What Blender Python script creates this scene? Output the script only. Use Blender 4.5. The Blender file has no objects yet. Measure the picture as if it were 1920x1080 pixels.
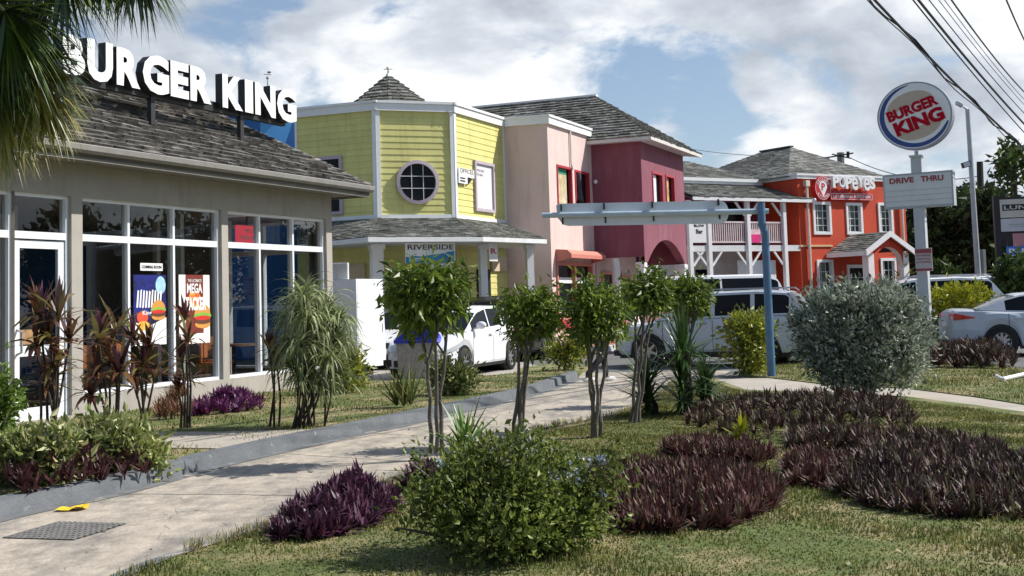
import bpy, math, random
import numpy as np
from math import radians as R_, sin, cos, pi
C = bpy.context
scn = C.scene
COL = scn.collection
random.seed(7)
rng = np.random.default_rng(7)

# ------------------------------------------------------------------ camera
FPX, PIT, ROLL, PPY, H = 2343., 0.0769, 0.03042, 386.4, 1.55
A, B = 0.40614, 1.0206            # compass directions of the two street fronts
_cp, _sp, _cr, _sr = cos(PIT), sin(PIT), cos(ROLL), sin(ROLL)
CW = np.array([0, _cp, _sp]); _up = np.array([0, -_sp, _cp]); _rt = np.array([1., 0, 0])
CR = _rt*_cr - _up*_sr; CU = _up*_cr + _rt*_sr
CC = np.array([0, 0, H])
camd = bpy.data.cameras.new('camera'); cam = bpy.data.objects.new('camera', camd); COL.objects.link(cam)
from mathutils import Matrix, Vector
cam.matrix_world = Matrix(((CR[0], CU[0], -CW[0], CC[0]), (CR[1], CU[1], -CW[1], CC[1]), (CR[2], CU[2], -CW[2], CC[2]), (0, 0, 0, 1)))
camd.sensor_width = 36; camd.lens = 36*FPX/1920; camd.shift_y = (PPY-540)/1920
camd.clip_start = .1; camd.clip_end = 5000
scn.camera = cam

# ------------------------------------------------------------------ light
SUN_AZ, SUN_EL = R_(81), R_(44)
sd = bpy.data.lights.new('sun', 'SUN'); sd.energy = 5.0; sd.angle = R_(.5); sd.color = (1, .96, .9)
so = bpy.data.objects.new('sun', sd); COL.objects.link(so)
sv = Vector((sin(SUN_AZ)*cos(SUN_EL), cos(SUN_AZ)*cos(SUN_EL), sin(SUN_EL)))
so.rotation_euler = sv.to_track_quat('Z', 'Y').to_euler(); so.location = (30, 10, 40)

def ray(x, y): return CR*(x-960)/FPX - CU*(y-PPY)/FPX + CW
def G(x, y, z=0.):
    r = ray(x, y); return CC + r*((z-H)/r[2])
def PD(x, y, d): return CC + ray(x, y)*d
def D(a): return np.array([sin(a), cos(a), 0.])
def PL(x, y, p, a):
    n = np.array([cos(a), -sin(a), 0.]); r = ray(x, y); return CC + r*(((p-CC)@n)/(r@n))

w = bpy.data.worlds.new('World'); scn.world = w; w.use_nodes = True
nt = w.node_tree; N = nt.nodes; Lk = nt.links; N.clear()
def nd(t, **k):
    n = N.new(t)
    for a, b in k.items(): setattr(n, a, b)
    return n
out = nd('ShaderNodeOutputWorld'); bg = nd('ShaderNodeBackground'); bg.inputs[1].default_value = .085
sky = nd('ShaderNodeTexSky', sky_type='NISHITA'); sky.sun_disc = False; sky.sun_elevation = SUN_EL; sky.sun_rotation = SUN_AZ
sky.air_density = 1.; sky.dust_density = .6; sky.ozone_density = 1.5
tc = nd('ShaderNodeTexCoord')
def vm(op, a, b=None, **k):
    n = nd('ShaderNodeVectorMath', operation=op)
    for i, v in enumerate((a, b)):
        if v is None: continue
        if hasattr(v, 'links'): Lk.new(v, n.inputs[i])
        else: n.inputs[i].default_value = v
    return n.outputs['Value'] if op == 'DOT_PRODUCT' else n.outputs[0]
def mt(op, a, b=None, c=None, clamp=False):
    n = nd('ShaderNodeMath', operation=op); n.use_clamp = clamp
    for i, v in enumerate((a, b, c)):
        if v is None: continue
        if hasattr(v, 'links'): Lk.new(v, n.inputs[i])
        else: n.inputs[i].default_value = v
    return n.outputs[0]
dirv = vm('NORMALIZE', tc.outputs['Generated'])
def noise(vec, sc, det, rough, dist=0.):
    n = nd('ShaderNodeTexNoise'); Lk.new(vec, n.inputs['Vector'])
    n.inputs['Scale'].default_value = sc; n.inputs['Detail'].default_value = det; n.inputs['Roughness'].default_value = rough
    n.inputs['Distortion'].default_value = dist
    return n.outputs['Fac']
stre = vm('MULTIPLY', dirv, (1., 1., 2.0))
n1 = noise(vm('ADD', stre, (3.1, 1.7, .4)), 6.5, 11, .60, .3)
n2 = noise(vm('ADD', stre, (7.3, 2.2, 5.)), 7., 8, .55, .2)
n3 = noise(vm('ADD', stre, (1.3, 9.2, 5.)), 3., 4, .5)
def blob(px, py, rad):      # soft spot of the real sky round one direction
    d = ray(px, py); d = d/np.linalg.norm(d)
    dt = vm('DOT_PRODUCT', dirv, tuple(d))
    m = nd('ShaderNodeMapRange', interpolation_type='SMOOTHSTEP'); Lk.new(dt, m.inputs[0])
    m.inputs[1].default_value = cos(rad); m.inputs[2].default_value = 1.
    return m.outputs[0]
hole = mt('MULTIPLY', blob(1235, 190, .07), .22)
for (a_, b_, c_, d_) in ((1150, 110, .045, .20), (1345, 265, .045, .26), (450, -20, .07, .38), (1300, 130, .05, .10), (1340, 200, .03, .16), (1250, 250, .025, -.10), (1480, 240, .05, -.2), (1130, 30, .05, -.1), (1190, 155, .02, -.12), (1420, 320, .04, -.12)):
    hole = mt('ADD', hole, mt('MULTIPLY', blob(a_, b_, c_), d_))
cov = mt('SUBTRACT', mt('ADD', mt('MULTIPLY', mt('SUBTRACT', n1, .5), 2.2), .66), hole)
sep = nd('ShaderNodeSeparateXYZ'); Lk.new(dirv, sep.inputs[0])
elv = nd('ShaderNodeMapRange', interpolation_type='SMOOTHSTEP'); Lk.new(sep.outputs[2], elv.inputs[0]); elv.inputs[1].default_value = .33; elv.inputs[2].default_value = .60; elv.inputs[3].default_value = 0; elv.inputs[4].default_value = .42
bak = nd('ShaderNodeMapRange', interpolation_type='SMOOTHSTEP'); Lk.new(sep.outputs[1], bak.inputs[0]); bak.inputs[1].default_value = .55; bak.inputs[2].default_value = -.1; bak.inputs[3].default_value = 0; bak.inputs[4].default_value = .42
cov = mt('SUBTRACT', mt('SUBTRACT', cov, elv.outputs[0]), bak.outputs[0])  # unseen sky overhead and behind the camera cleared of cloud to lower ambient light
cm = nd('ShaderNodeMapRange', interpolation_type='SMOOTHSTEP'); Lk.new(cov, cm.inputs[0]); cm.inputs[1].default_value = .34; cm.inputs[2].default_value = .66
cr = nd('ShaderNodeValToRGB'); Lk.new(mt('ADD', mt('MULTIPLY', n2, .62), mt('MULTIPLY', n3, .38)), cr.inputs[0])
e = cr.color_ramp.elements; e[0].position = .40; e[0].color = (3.9, 4.4, 5.1, 1); e[1].position = .58; e[1].color = (9.6, 9.8, 10.0, 1)
x = e.new(.5); x.color = (6.2, 6.7, 7.4, 1)
mx = nd('ShaderNodeMix', data_type='RGBA'); Lk.new(cm.outputs[0], mx.inputs[0])
hz = nd('ShaderNodeMix', data_type='RGBA'); hz.inputs[0].default_value = .22; Lk.new(sky.outputs[0], hz.inputs[6]); hz.inputs[7].default_value = (4.6, 6.0, 8.6, 1)
Lk.new(hz.outputs[2], mx.inputs[6]); Lk.new(cr.outputs[0], mx.inputs[7])
Lk.new(mx.outputs[2], bg.inputs[0]); Lk.new(bg.outputs[0], out.inputs[0])
vs = scn.view_settings; vs.view_transform = 'Standard'; vs.look = 'None'; vs.gamma = 1; vs.exposure = .36; vs.use_curve_mapping = False
scn.cycles.max_bounces = 6; scn.cycles.transparent_max_bounces = 8

# ------------------------------------------------------------------ materials
MATS = {}
def mat(name, col, rough=.6, var=.12, nscale=3., metal=0., bump=0., bscale=40., spec=.5, coat=0., island=0., c2map=None, col2=None, c2scale=1., c2pos=(.45, .6)):
    if name in MATS: return MATS[name]
    m = bpy.data.materials.new(name); m.use_nodes = True; MATS[name] = m
    t = m.node_tree; n = t.nodes; l = t.links; b = n['Principled BSDF']
    b.inputs['Roughness'].default_value = rough; b.inputs['Metallic'].default_value = metal
    b.inputs['Specular IOR Level'].default_value = spec; b.inputs['Coat Weight'].default_value = coat
    tc = n.new('ShaderNodeTexCoord')
    no = n.new('ShaderNodeTexNoise'); no.inputs['Scale'].default_value = nscale; no.inputs['Detail'].default_value = 6; no.inputs['Roughness'].default_value = .65
    l.new(tc.outputs['Object'], no.inputs['Vector'])
    base = n.new('ShaderNodeRGB'); base.outputs[0].default_value = (*col, 1); src = base.outputs[0]
    if col2:
        n2 = n.new('ShaderNodeTexNoise'); n2.inputs['Scale'].default_value = c2scale; n2.inputs['Detail'].default_value = 8; n2.inputs['Roughness'].default_value = .7
        
        if c2map:
            mp = n.new('ShaderNodeMapping'); mp.inputs['Scale'].default_value = c2map[:3]; mp.inputs['Rotation'].default_value = (0, 0, c2map[3]); l.new(tc.outputs['Object'], mp.inputs[0]); l.new(mp.outputs[0], n2.inputs['Vector'])
        else: l.new(tc.outputs['Object'], n2.inputs['Vector'])
        r = n.new('ShaderNodeMapRange'); r.inputs[1].default_value, r.inputs[2].default_value = c2pos; l.new(n2.outputs['Fac'], r.inputs[0])
        mm = n.new('ShaderNodeMix'); mm.data_type = 'RGBA'; l.new(r.outputs[0], mm.inputs[0]); l.new(src, mm.inputs[6]); mm.inputs[7].default_value = (*col2, 1); src = mm.outputs[2]
    fac = no.outputs['Fac']
    r = n.new('ShaderNodeMapRange'); r.inputs[1].default_value = .3; r.inputs[2].default_value = .7; r.inputs[3].default_value = 1-var; r.inputs[4].default_value = 1+var; l.new(fac, r.inputs[0]); v = r.outputs[0]
    if island:
        g = n.new('ShaderNodeNewGeometry'); r2 = n.new('ShaderNodeMapRange'); r2.inputs[3].default_value = 1-island; r2.inputs[4].default_value = 1+island
        l.new(g.outputs['Random Per Island'], r2.inputs[0]); mu = n.new('ShaderNodeMath'); mu.operation = 'MULTIPLY'; l.new(v, mu.inputs[0]); l.new(r2.outputs[0], mu.inputs[1]); v = mu.outputs[0]
    vm_ = n.new('ShaderNodeVectorMath'); vm_.operation = 'SCALE'; l.new(src, vm_.inputs[0]); l.new(v, vm_.inputs['Scale']); l.new(vm_.outputs[0], b.inputs['Base Color'])
    if bump:
        nb = n.new('ShaderNodeTexNoise'); nb.inputs['Scale'].default_value = bscale; nb.inputs['Detail'].default_value = 5; l.new(tc.outputs['Object'], nb.inputs['Vector'])
        bp = n.new('ShaderNodeBump'); bp.inputs['Strength'].default_value = bump; bp.inputs['Distance'].default_value = .02; l.new(nb.outputs['Fac'], bp.inputs['Height']); l.new(bp.outputs[0], b.inputs['Normal'])
    return m
def leafmat(name, cols, rough=.45, trans=.3, spec=.4):
    if name in MATS: return MATS[name]
    m = bpy.data.materials.new(name); m.use_nodes = True; MATS[name] = m
    t = m.node_tree; n = t.nodes; l = t.links; b = n['Principled BSDF']; b.inputs['Roughness'].default_value = rough; b.inputs['Specular IOR Level'].default_value = spec
    g = n.new('ShaderNodeNewGeometry'); r = n.new('ShaderNodeValToRGB'); l.new(g.outputs['Random Per Island'], r.inputs[0])
    e = r.color_ramp.elements
    while len(e) < len(cols): e.new(.5)
    for i, c in enumerate(cols): e[i].position = i/(len(cols)-1); e[i].color = (*c, 1)
    tc = n.new('ShaderNodeTexCoord'); no = n.new('ShaderNodeTexNoise'); no.inputs['Scale'].default_value = 2.5; no.inputs['Detail'].default_value = 3; l.new(tc.outputs['Object'], no.inputs['Vector'])
    mr = n.new('ShaderNodeMapRange'); mr.inputs[1].default_value = .35; mr.inputs[2].default_value = .65; mr.inputs[3].default_value = .7; mr.inputs[4].default_value = 1.3; l.new(no.outputs['Fac'], mr.inputs[0])
    vs_ = n.new('ShaderNodeVectorMath'); vs_.operation = 'SCALE'; l.new(r.outputs[0], vs_.inputs[0]); l.new(mr.outputs[0], vs_.inputs['Scale'])
    l.new(vs_.outputs[0], b.inputs['Base Color'])
    tr = n.new('ShaderNodeBsdfTranslucent'); l.new(vs_.outputs[0], tr.inputs[0]); ms = n.new('ShaderNodeMixShader'); ms.inputs[0].default_value = trans
    l.new(b.outputs[0], ms.inputs[1]); l.new(tr.outputs[0], ms.inputs[2]); l.new(ms.outputs[0], n['Material Output'].inputs[0])
    return m
def glassmat(name, tint=(.25, .27, .27), refl=1.0):
    if name in MATS: return MATS[name]
    m = bpy.data.materials.new(name); m.use_nodes = True; MATS[name] = m
    t = m.node_tree; n = t.nodes; l = t.links; n.remove(n['Principled BSDF'])
    gl = n.new('ShaderNodeBsdfGlossy'); gl.inputs['Roughness'].default_value = .01; gl.inputs[0].default_value = (.9*refl, .93*refl, .95*refl, 1)
    tp = n.new('ShaderNodeBsdfTransparent'); tp.inputs[0].default_value = (*tint, 1)
    fr = n.new('ShaderNodeLayerWeight'); fr.inputs[0].default_value = .5; ms = n.new('ShaderNodeMixShader')
    pw = n.new('ShaderNodeMath'); pw.operation = 'POWER'; l.new(fr.outputs['Facing'], pw.inputs[0]); pw.inputs[1].default_value = 3.
    ma = n.new('ShaderNodeMath'); ma.operation = 'MULTIPLY_ADD'; l.new(pw.outputs[0], ma.inputs[0]); ma.inputs[1].default_value = .85; ma.inputs[2].default_value = .055
    l.new(ma.outputs[0], ms.inputs[0]); l.new(tp.outputs[0], ms.inputs[1]); l.new(gl.outputs[0], ms.inputs[2]); l.new(ms.outputs[0], n['Material Output'].inputs[0])
    return m
WHITE = mat('white_paint', (.78, .78, .77), .5, .05)
WHITED = mat('white_paint_worn', (.68, .68, .67), .6, .1)
BLACK = mat('black_plastic', (.012, .012, .013), .5)
DARKPANE = mat('dark_pane', (.008, .009, .012), .12, .3, spec=.12)
SHAKE = mat('cedar_shake', (.085, .078, .068), .85, .3, 2.5, island=.5, bump=.4, bscale=25, col2=(.15, .14, .125), c2scale=5)
SHAKE2 = mat('mossy_shake', (.105, .105, .088), .85, .35, 1.5, island=.4, bump=.3, bscale=25, col2=(.20, .20, .185), c2scale=2.)
UNDER = mat('roof_underlay', (.03, .028, .025), .9)
YELLOW = mat('yellow_siding', (.63, .59, .21), .6, .09, 1.5, island=.05, col2=(.50, .45, .15), c2scale=1.6, c2pos=(.50, .72), c2map=(2.5, 2.5, .35, 0))
PINK = mat('pink_stucco', (.66, .50, .455), .8, .07, 1.2, bump=.25, bscale=50, col2=(.52, .37, .33), c2scale=1.4, c2pos=(.50, .75), c2map=(2.5, 2.5, .3, 0))
MAROON = mat('maroon_stucco', (.21, .058, .085), .8, .10, 1.2, bump=.25, bscale=50, col2=(.25, .10, .13), c2scale=1.2, c2pos=(.48, .72), c2map=(2., 2., .4, 0))
RED = mat('orange_red_stucco', (.56, .055, .014), .75, .08, 1.2, bump=.2, bscale=50, col2=(.44, .045, .018), c2scale=1.2, c2pos=(.50, .74), c2map=(2., 2., .35, 0))
BEIGE = mat('beige_stucco', (.38, .35, .31), .85, .08, 2., bump=.4, bscale=90, col2=(.27, .25, .22), c2scale=1.6, c2pos=(.52, .78), c2map=(2.5, 2.5, .4, 0))
LILAC = mat('lilac_trim', (.45, .38, .42), .6, .06)
REDTRIM = mat('red_trim', (.42, .035, .05), .5, .1)
SALMON = mat('salmon_trim', (.55, .19, .14), .6, .08)
ALU = mat('white_aluminium', (.74, .76, .8), .35, .04)
GREYM = mat('grey_metal', (.32, .33, .34), .45, .1, metal=.3)
CARW = mat('white_car_paint', (.8, .81, .83), .25, .01, coat=.6)
CARS = mat('silver_white_car_paint', (.47, .51, .57), .3, .01, coat=.5)
CARK = mat('black_car_paint', (.01, .01, .012), .25, .01, coat=.6)
CARG = mat('car_glass', (.01, .012, .016), .05, .05, spec=.10)
TYRE = mat('tyre_rubber', (.015, .015, .015), .85)
RIM = mat('alloy_rim', (.5, .5, .52), .3, .05, metal=.8)
TAIL = mat('tail_light_red', (.55, .015, .02), .15, .05, coat=.8)
LAMPG = mat('headlight_glass', (.5, .53, .56), .1, .1, coat=.8)
BARK = mat('grey_bark', (.12, .105, .085), .9, .35, 8., bump=.5, bscale=30)
DBARK = mat('dark_bark', (.045, .036, .028), .9, .3, 8.)
GLASS = glassmat('tinted_glass', (.66, .70, .70))

# ------------------------------------------------------------------ mesh helpers
class MB:
    def __init__(s): s.v = []; s.f = []; s.m = []
    def add(s, vs, fs, mi=0):
        o = len(s.v); s.v.extend([tuple(map(float, q)) for q in vs])
        s.f.extend([tuple(i+o for i in q) for q in fs]); s.m.extend([mi]*len(fs)); return s
    def quad(s, a, b, c, d, mi=0): return s.add([a, b, c, d], [(0, 1, 2, 3)], mi)
    def poly(s, p, mi=0): return s.add(p, [tuple(range(len(p)))], mi)
    def bx(s, o, a, b, c, mi=0):
        o, a, b, c = map(np.asarray, (o, a, b, c))
        return s.add([o, o+a, o+a+b, o+b, o+c, o+a+c, o+a+b+c, o+b+c], [(0, 3, 2, 1), (4, 5, 6, 7), (0, 1, 5, 4), (1, 2, 6, 5), (2, 3, 7, 6), (3, 0, 4, 7)], mi)
    def box(s, x0, x1, y0, y1, z0, z1, mi=0): return s.bx((x0, y0, z0), (x1-x0, 0, 0), (0, y1-y0, 0), (0, 0, z1-z0), mi)
    def tube(s, pts, rad, seg=8, mi=0, cap=True):
        pts = [np.asarray(p, float) for p in pts]; n = len(pts); rad = [rad]*n if np.isscalar(rad) else rad
        vs = []; prev = None
        for i, p in enumerate(pts):
            t = pts[min(i+1, n-1)]-pts[max(i-1, 0)]; t = t/(np.linalg.norm(t)+1e-9)
            r = np.array([1., 0, 0]) if abs(t[0]) < .8 else np.array([0, 1., 0])
            if prev is not None: r = prev
            a = r-t*(r@t); a /= np.linalg.norm(a)+1e-9; b = np.cross(t, a); prev = a
            for k in range(seg):
                th = 2*pi*k/seg; vs.append(p+(a*cos(th)+b*sin(th))*rad[i])
        fs = [(i*seg+k, i*seg+(k+1) % seg, (i+1)*seg+(k+1) % seg, (i+1)*seg+k) for i in range(n-1) for k in range(seg)]
        if cap: fs += [tuple(range(seg-1, -1, -1)), tuple(range((n-1)*seg, n*seg))]
        return s.add(vs, fs, mi)
    def prism(s, pts, off, mi=0, side=None):
        pts = [np.asarray(p, float) for p in pts]; n = len(pts); o = np.asarray(off, float)
        s.add(pts+[p+o for p in pts], [tuple(range(n-1, -1, -1)), tuple(range(n, 2*n))], mi)
        k = len(s.v)-2*n
        fs = [(k+i, k+(i+1) % n, k+n+(i+1) % n, k+n+i) for i in range(n)]
        s.f.extend(fs); s.m.extend([mi if side is None else side]*n); return s
    def ball(s, c, r, mi=0, seg=10, rings=7):
        c = np.asarray(c, float); r = np.asarray(r, float)*np.ones(3); vs = []; fs = []
        for i in range(rings+1):
            for k in range(seg):
                a = pi*i/rings; b = 2*pi*k/seg; vs.append(c+r*np.array([sin(a)*cos(b), sin(a)*sin(b), cos(a)]))
        for i in range(rings):
            for k in range(seg): fs.append((i*seg+k, i*seg+(k+1) % seg, (i+1)*seg+(k+1) % seg, (i+1)*seg+k))
        return s.add(vs, fs, mi)
class Fr:
    """frame of a facade: u along it, n out of it, z up"""
    def __init__(s, o, az): s.o = np.array([o[0], o[1], 0.]); s.az = az; s.d = D(az); s.n = D(az+pi/2)
    def p(s, u, n, z): return s.o+s.d*u+s.n*n+np.array([0, 0, z])
    def u(s, q): return float((np.asarray(q)-s.o)@s.d)
    def nn(s, q): return float((np.asarray(q)-s.o)@s.n)
    def px(s, x, y, n=0.):
        q = PL(x, y, s.p(0, n, 0), s.az); return s.u(q), q[2]
    def box(s, mb, u0, u1, n0, n1, z0, z1, mi=0): return mb.bx(s.p(u0, n0, z0), s.d*(u1-u0), s.n*(n1-n0), (0, 0, z1-z0), mi)
    def rot(s): return math.atan2(s.d[1], s.d[0])
def setp(o, label=None, cat=None, group=None, kind=None):
    if label: o['label'] = label
    if cat: o['category'] = cat
    if group: o['group'] = group
    if kind: o['kind'] = kind
    return o
def thing(name, label, cat, loc=(0, 0, 0), rotz=0., group=None):
    o = bpy.data.objects.new(name, None); COL.objects.link(o); o.location = [float(q) for q in loc]; o.rotation_euler = (0, 0, rotz)
    o.empty_display_size = .2
    return setp(o, label, cat, group)
def rootmat(o):
    while o.parent: o = o.parent
    return Matrix.Translation(o.location) @ Matrix.Rotation(o.rotation_euler[2], 4, 'Z')
def part(name, mb, mats, parent=None, local=False, smooth=False, label=None, kind=None):
    me = bpy.data.meshes.new(name)
    v = mb.v
    if parent is not None and not local:
        M = np.array(rootmat(parent).inverted()); va = np.asarray(v, float); v = (va@M[:3, :3].T+M[:3, 3])
        v = v.tolist()
    me.from_pydata(v, [], mb.f)
    mats = mats if isinstance(mats, (list, tuple)) else [mats]
    for m_ in mats: me.materials.append(m_)
    if len(mats) > 1: me.polygons.foreach_set('material_index', mb.m)
    if smooth: me.polygons.foreach_set('use_smooth', [True]*len(mb.f))
    me.update()
    o = bpy.data.objects.new(name, me); COL.objects.link(o); o.parent = parent
    if label: o['label'] = label
    if kind: o['kind'] = kind
    return o
def solo(name, mb, mats, label, cat, origin, group=None, kind=None, smooth=False):
    """a thing that is one mesh, its origin at its base"""
    o_ = np.array([float(q) for q in origin]); mb.v = (np.asarray(mb.v, float)-o_).tolist()
    o = part(name, mb, mats, None, True, smooth); o.location = o_.tolist(); return setp(o, label, cat, group, kind)
def struct(name, mb, mats, smooth=False):
    o = part(name, mb, mats, None, True, smooth); o['kind'] = 'structure'; return o
def copy_tree(o, parent=None):
    c = o.copy(); COL.objects.link(c); c.parent = parent
    for ch in [q for q in list(bpy.data.objects) if q.parent == o]: copy_tree(ch, c)
    return c
def dup(root, loc, rotz, label, scale=None):
    c = copy_tree(root); c.location = [float(q) for q in loc]; c.rotation_euler = (0, 0, rotz); c['label'] = label
    if scale: c.scale = (scale,)*3
    return c
def arr(mb_v, mb_f):
    m = MB(); m.v = mb_v.tolist(); m.f = mb_f.tolist(); m.m = [0]*len(m.f); return m
def merge(*ms):
    m = MB()
    for q in ms:
        o = len(m.v); m.v.extend(q.v); m.f.extend([tuple(i+o for i in f) for f in q.f]); m.m.extend(q.m)
    return m

# roofs, siding, walls, text
def shingles(mb, L0, R0, L1, R1, course=.2, wid=.25, lift=.03, jit=.02, under=True, mi=0, umi=1):
    L0, R0, L1, R1 = [np.asarray(q, float) for q in (L0, R0, L1, R1)]
    nrm = np.cross(R0-L0, L1-L0); nrm /= np.linalg.norm(nrm); nrm = nrm if nrm[2] > 0 else -nrm
    if under: mb.quad(L0-nrm*.012, R0-nrm*.012, R1-nrm*.012, L1-nrm*.012, umi)
    h = np.linalg.norm((L0+R0)/2-(L1+R1)/2); n = max(2, int(h/course))
    for i in range(n):
        t0, t1 = i/n, min(1., (i+1.15)/n)
        a0, b0, a1, b1 = L0+(L1-L0)*t0, R0+(R1-R0)*t0, L0+(L1-L0)*t1, R0+(R1-R0)*t1
        ln = np.linalg.norm(b0-a0); u = 0.
        up = (a1-a0+b1-b0)/2; up /= np.linalg.norm(up)+1e-9
        while u < ln-.02:
            ww = min(wid*random.uniform(.55, 1.45), ln-u); s0, s1 = (u+.004)/ln, (u+ww-.004)/ln; u += ww
            lf = lift*random.uniform(.7, 1.3); j = up*random.uniform(-jit, jit)
            p, q = a0+(b0-a0)*s0, a0+(b0-a0)*s1; r, s_ = a1+(b1-a1)*s1, a1+(b1-a1)*s0
            mb.add([p+nrm*lf+j, q+nrm*lf+j, r+nrm*.004, s_+nrm*.004, p-nrm*.01+j, q-nrm*.01+j], [(0, 1, 2, 3), (4, 5, 1, 0), (4, 0, 3), (5, 2, 1)], mi)
def siding(mb, p, q, z0, z1, nv, board=.176, lip=.016, mi=0):
    p, q, nv = [np.asarray(t, float) for t in (p, q, nv)]; n = int(round((z1-z0)/board))
    for i in range(n):
        a = z0+(z1-z0)*i/n; b = z0+(z1-z0)*(i+1)/n; lp = lip*random.uniform(.9, 1.1)
        k = lambda t, z, l: np.array([t[0], t[1], z])+nv*l
        mb.quad(k(p, a, lp), k(q, a, lp), k(q, b, .002), k(p, b, .002), mi); mb.quad(k(p, a, -.01), k(q, a, -.01), k(q, a, lp), k(p, a, lp), mi)
def wall(mb, fr, u0, u1, z0, z1, holes=(), n=0., depth=.2, mi=0, rmi=None):
    us = sorted({u0, u1, *[h[0] for h in holes], *[h[1] for h in holes]}); zs = sorted({z0, z1, *[h[2] for h in holes], *[h[3] for h in holes]})
    for a, b in zip(us[:-1], us[1:]):
        for c, d in zip(zs[:-1], zs[1:]):
            mu, mz = (a+b)/2, (c+d)/2
            if any(h[0] < mu < h[1] and h[2] < mz < h[3] for h in holes): continue
            mb.quad(fr.p(a, n, c), fr.p(b, n, c), fr.p(b, n, d), fr.p(a, n, d), mi)
    rm = mi if rmi is None else rmi
    for (a, b, c, d) in [h[:4] for h in holes]:
        for (ua, za, ub, zb) in ((a, c, b, c), (b, c, b, d), (b, d, a, d), (a, d, a, c)):
            mb.quad(fr.p(ua, n, za), fr.p(ub, n, zb), fr.p(ub, n-depth, zb), fr.p(ua, n-depth, za), rm)
def frame4(mb, fr, u0, u1, z0, z1, w_, n0, n1, mi=0):
    fr.box(mb, u0, u0+w_, n0, n1, z0, z1, mi); fr.box(mb, u1-w_, u1, n0, n1, z0, z1, mi)
    fr.box(mb, u0+w_, u1-w_, n0, n1-.002, z0, z0+w_, mi); fr.box(mb, u0+w_, u1-w_, n0, n1-.002, z1-w_, z1, mi)
def text_raw(s, bold=.0, ext=.02, bevel=0.):
    cu = bpy.data.curves.new('txt', 'FONT'); cu.body = s; cu.size = 1; cu.offset = bold; cu.extrude = ext; cu.bevel_depth = bevel; cu.resolution_u = 3
    o = bpy.data.objects.new('txt', cu); COL.objects.link(o); C.view_layer.update()
    me = bpy.data.meshes.new_from_object(o.evaluated_get(C.evaluated_depsgraph_get()))
    v = np.array([tuple(q.co) for q in me.vertices]) if len(me.vertices) else np.zeros((0, 3)); f = [tuple(p.vertices) for p in me.polygons]
    bpy.data.objects.remove(o); bpy.data.curves.remove(cu); bpy.data.meshes.remove(me)
    return v, f
def text(mb, s, fr, u0, u1, z0, z1, n, ext=.01, bold=.01, mi=0, rot=0., bevel=0.):
    v, f = text_raw(s, bold, .5, 0.)
    if not len(v): return
    lo, hi = v.min(0), v.max(0)
    U = u0+(v[:, 0]-lo[0])/(hi[0]-lo[0])*(u1-u0); Z = z0+(v[:, 1]-lo[1])/(hi[1]-lo[1])*(z1-z0); NN = n+(v[:, 2]-lo[2])/(hi[2]-lo[2])*ext
    if rot:
        cu, cz = (u0+u1)/2, (z0+z1)/2; a, b = U-cu, Z-cz; U = cu+a*cos(rot)-b*sin(rot); Z = cz+a*sin(rot)+b*cos(rot)
    mb.add([fr.p(a, b, c) for a, b, c in zip(U, NN, Z)], f, mi)

# foliage
def leaves(blobs, n, L, Wd, up=.25, surf=.55, seed=0, droop=0., clu=22, cr_=.75, rag=.13):
    r = np.random.default_rng(seed); bl = [np.array(b, float) for b in blobs]
    wt = np.array([b[3]*b[4]*b[5] if len(b) > 5 else b[3]**3 for b in bl])**.67; wt /= wt.sum(); idx = r.choice(len(bl), n, p=wt)
    cen = np.array([b[:3] for b in bl])[idx]; rad = np.array([b[3:6] if len(b) > 5 else [b[3]]*3 for b in bl])[idx]
    d = r.normal(size=(n, 3)); d /= np.linalg.norm(d, axis=1)[:, None]
    rr = surf+(1-surf)*r.random(n)**.5; rr = np.where(r.random(n) < .25, r.random(n)*.9, rr)
    rr *= 1+.16*np.sin(d[:, 0]*5+idx*1.7)*np.cos(d[:, 1]*6+d[:, 2]*4+idx)
    pos = cen+d*rad*rr[:, None]
    nc = max(8, int(n/clu)); ci = r.integers(0, nc, n); k_ = r.random(n) < .88      # sprigs: leaves gather round twig ends
    ext = 1+rag*r.normal(size=nc)[:, None]; tw = cen[:nc]+(pos[:nc]-cen[:nc])*ext
    pos = np.where(k_[:, None], tw[ci]+r.normal(size=(n, 3))*L*cr_, pos); d = np.where(k_[:, None], d[:nc][ci], d)
    dr = d*.8+r.normal(size=(n, 3))*.65; dr[:, 2] += up-droop*r.random(n)*1.5; dr /= np.linalg.norm(dr, axis=1)[:, None]
    sd_ = np.cross(dr, r.normal(size=(n, 3))); sd_ /= np.linalg.norm(sd_, axis=1)[:, None]; nn = np.cross(sd_, dr)
    s = (.5+1.0*r.random(n)**1.3)[:, None]; l = L*s; w2 = Wd*s*.5
    v = np.stack([pos, pos+dr*l*.45+sd_*w2+nn*w2*.35, pos+dr*l-nn*w2*.5, pos+dr*l*.45-sd_*w2+nn*w2*.35], 1).reshape(-1, 3)
    i = np.arange(n)*4; f = np.concatenate([np.stack([i, i+1, i+2], 1), np.stack([i, i+2, i+3], 1)])
    return arr(v, f)
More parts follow.
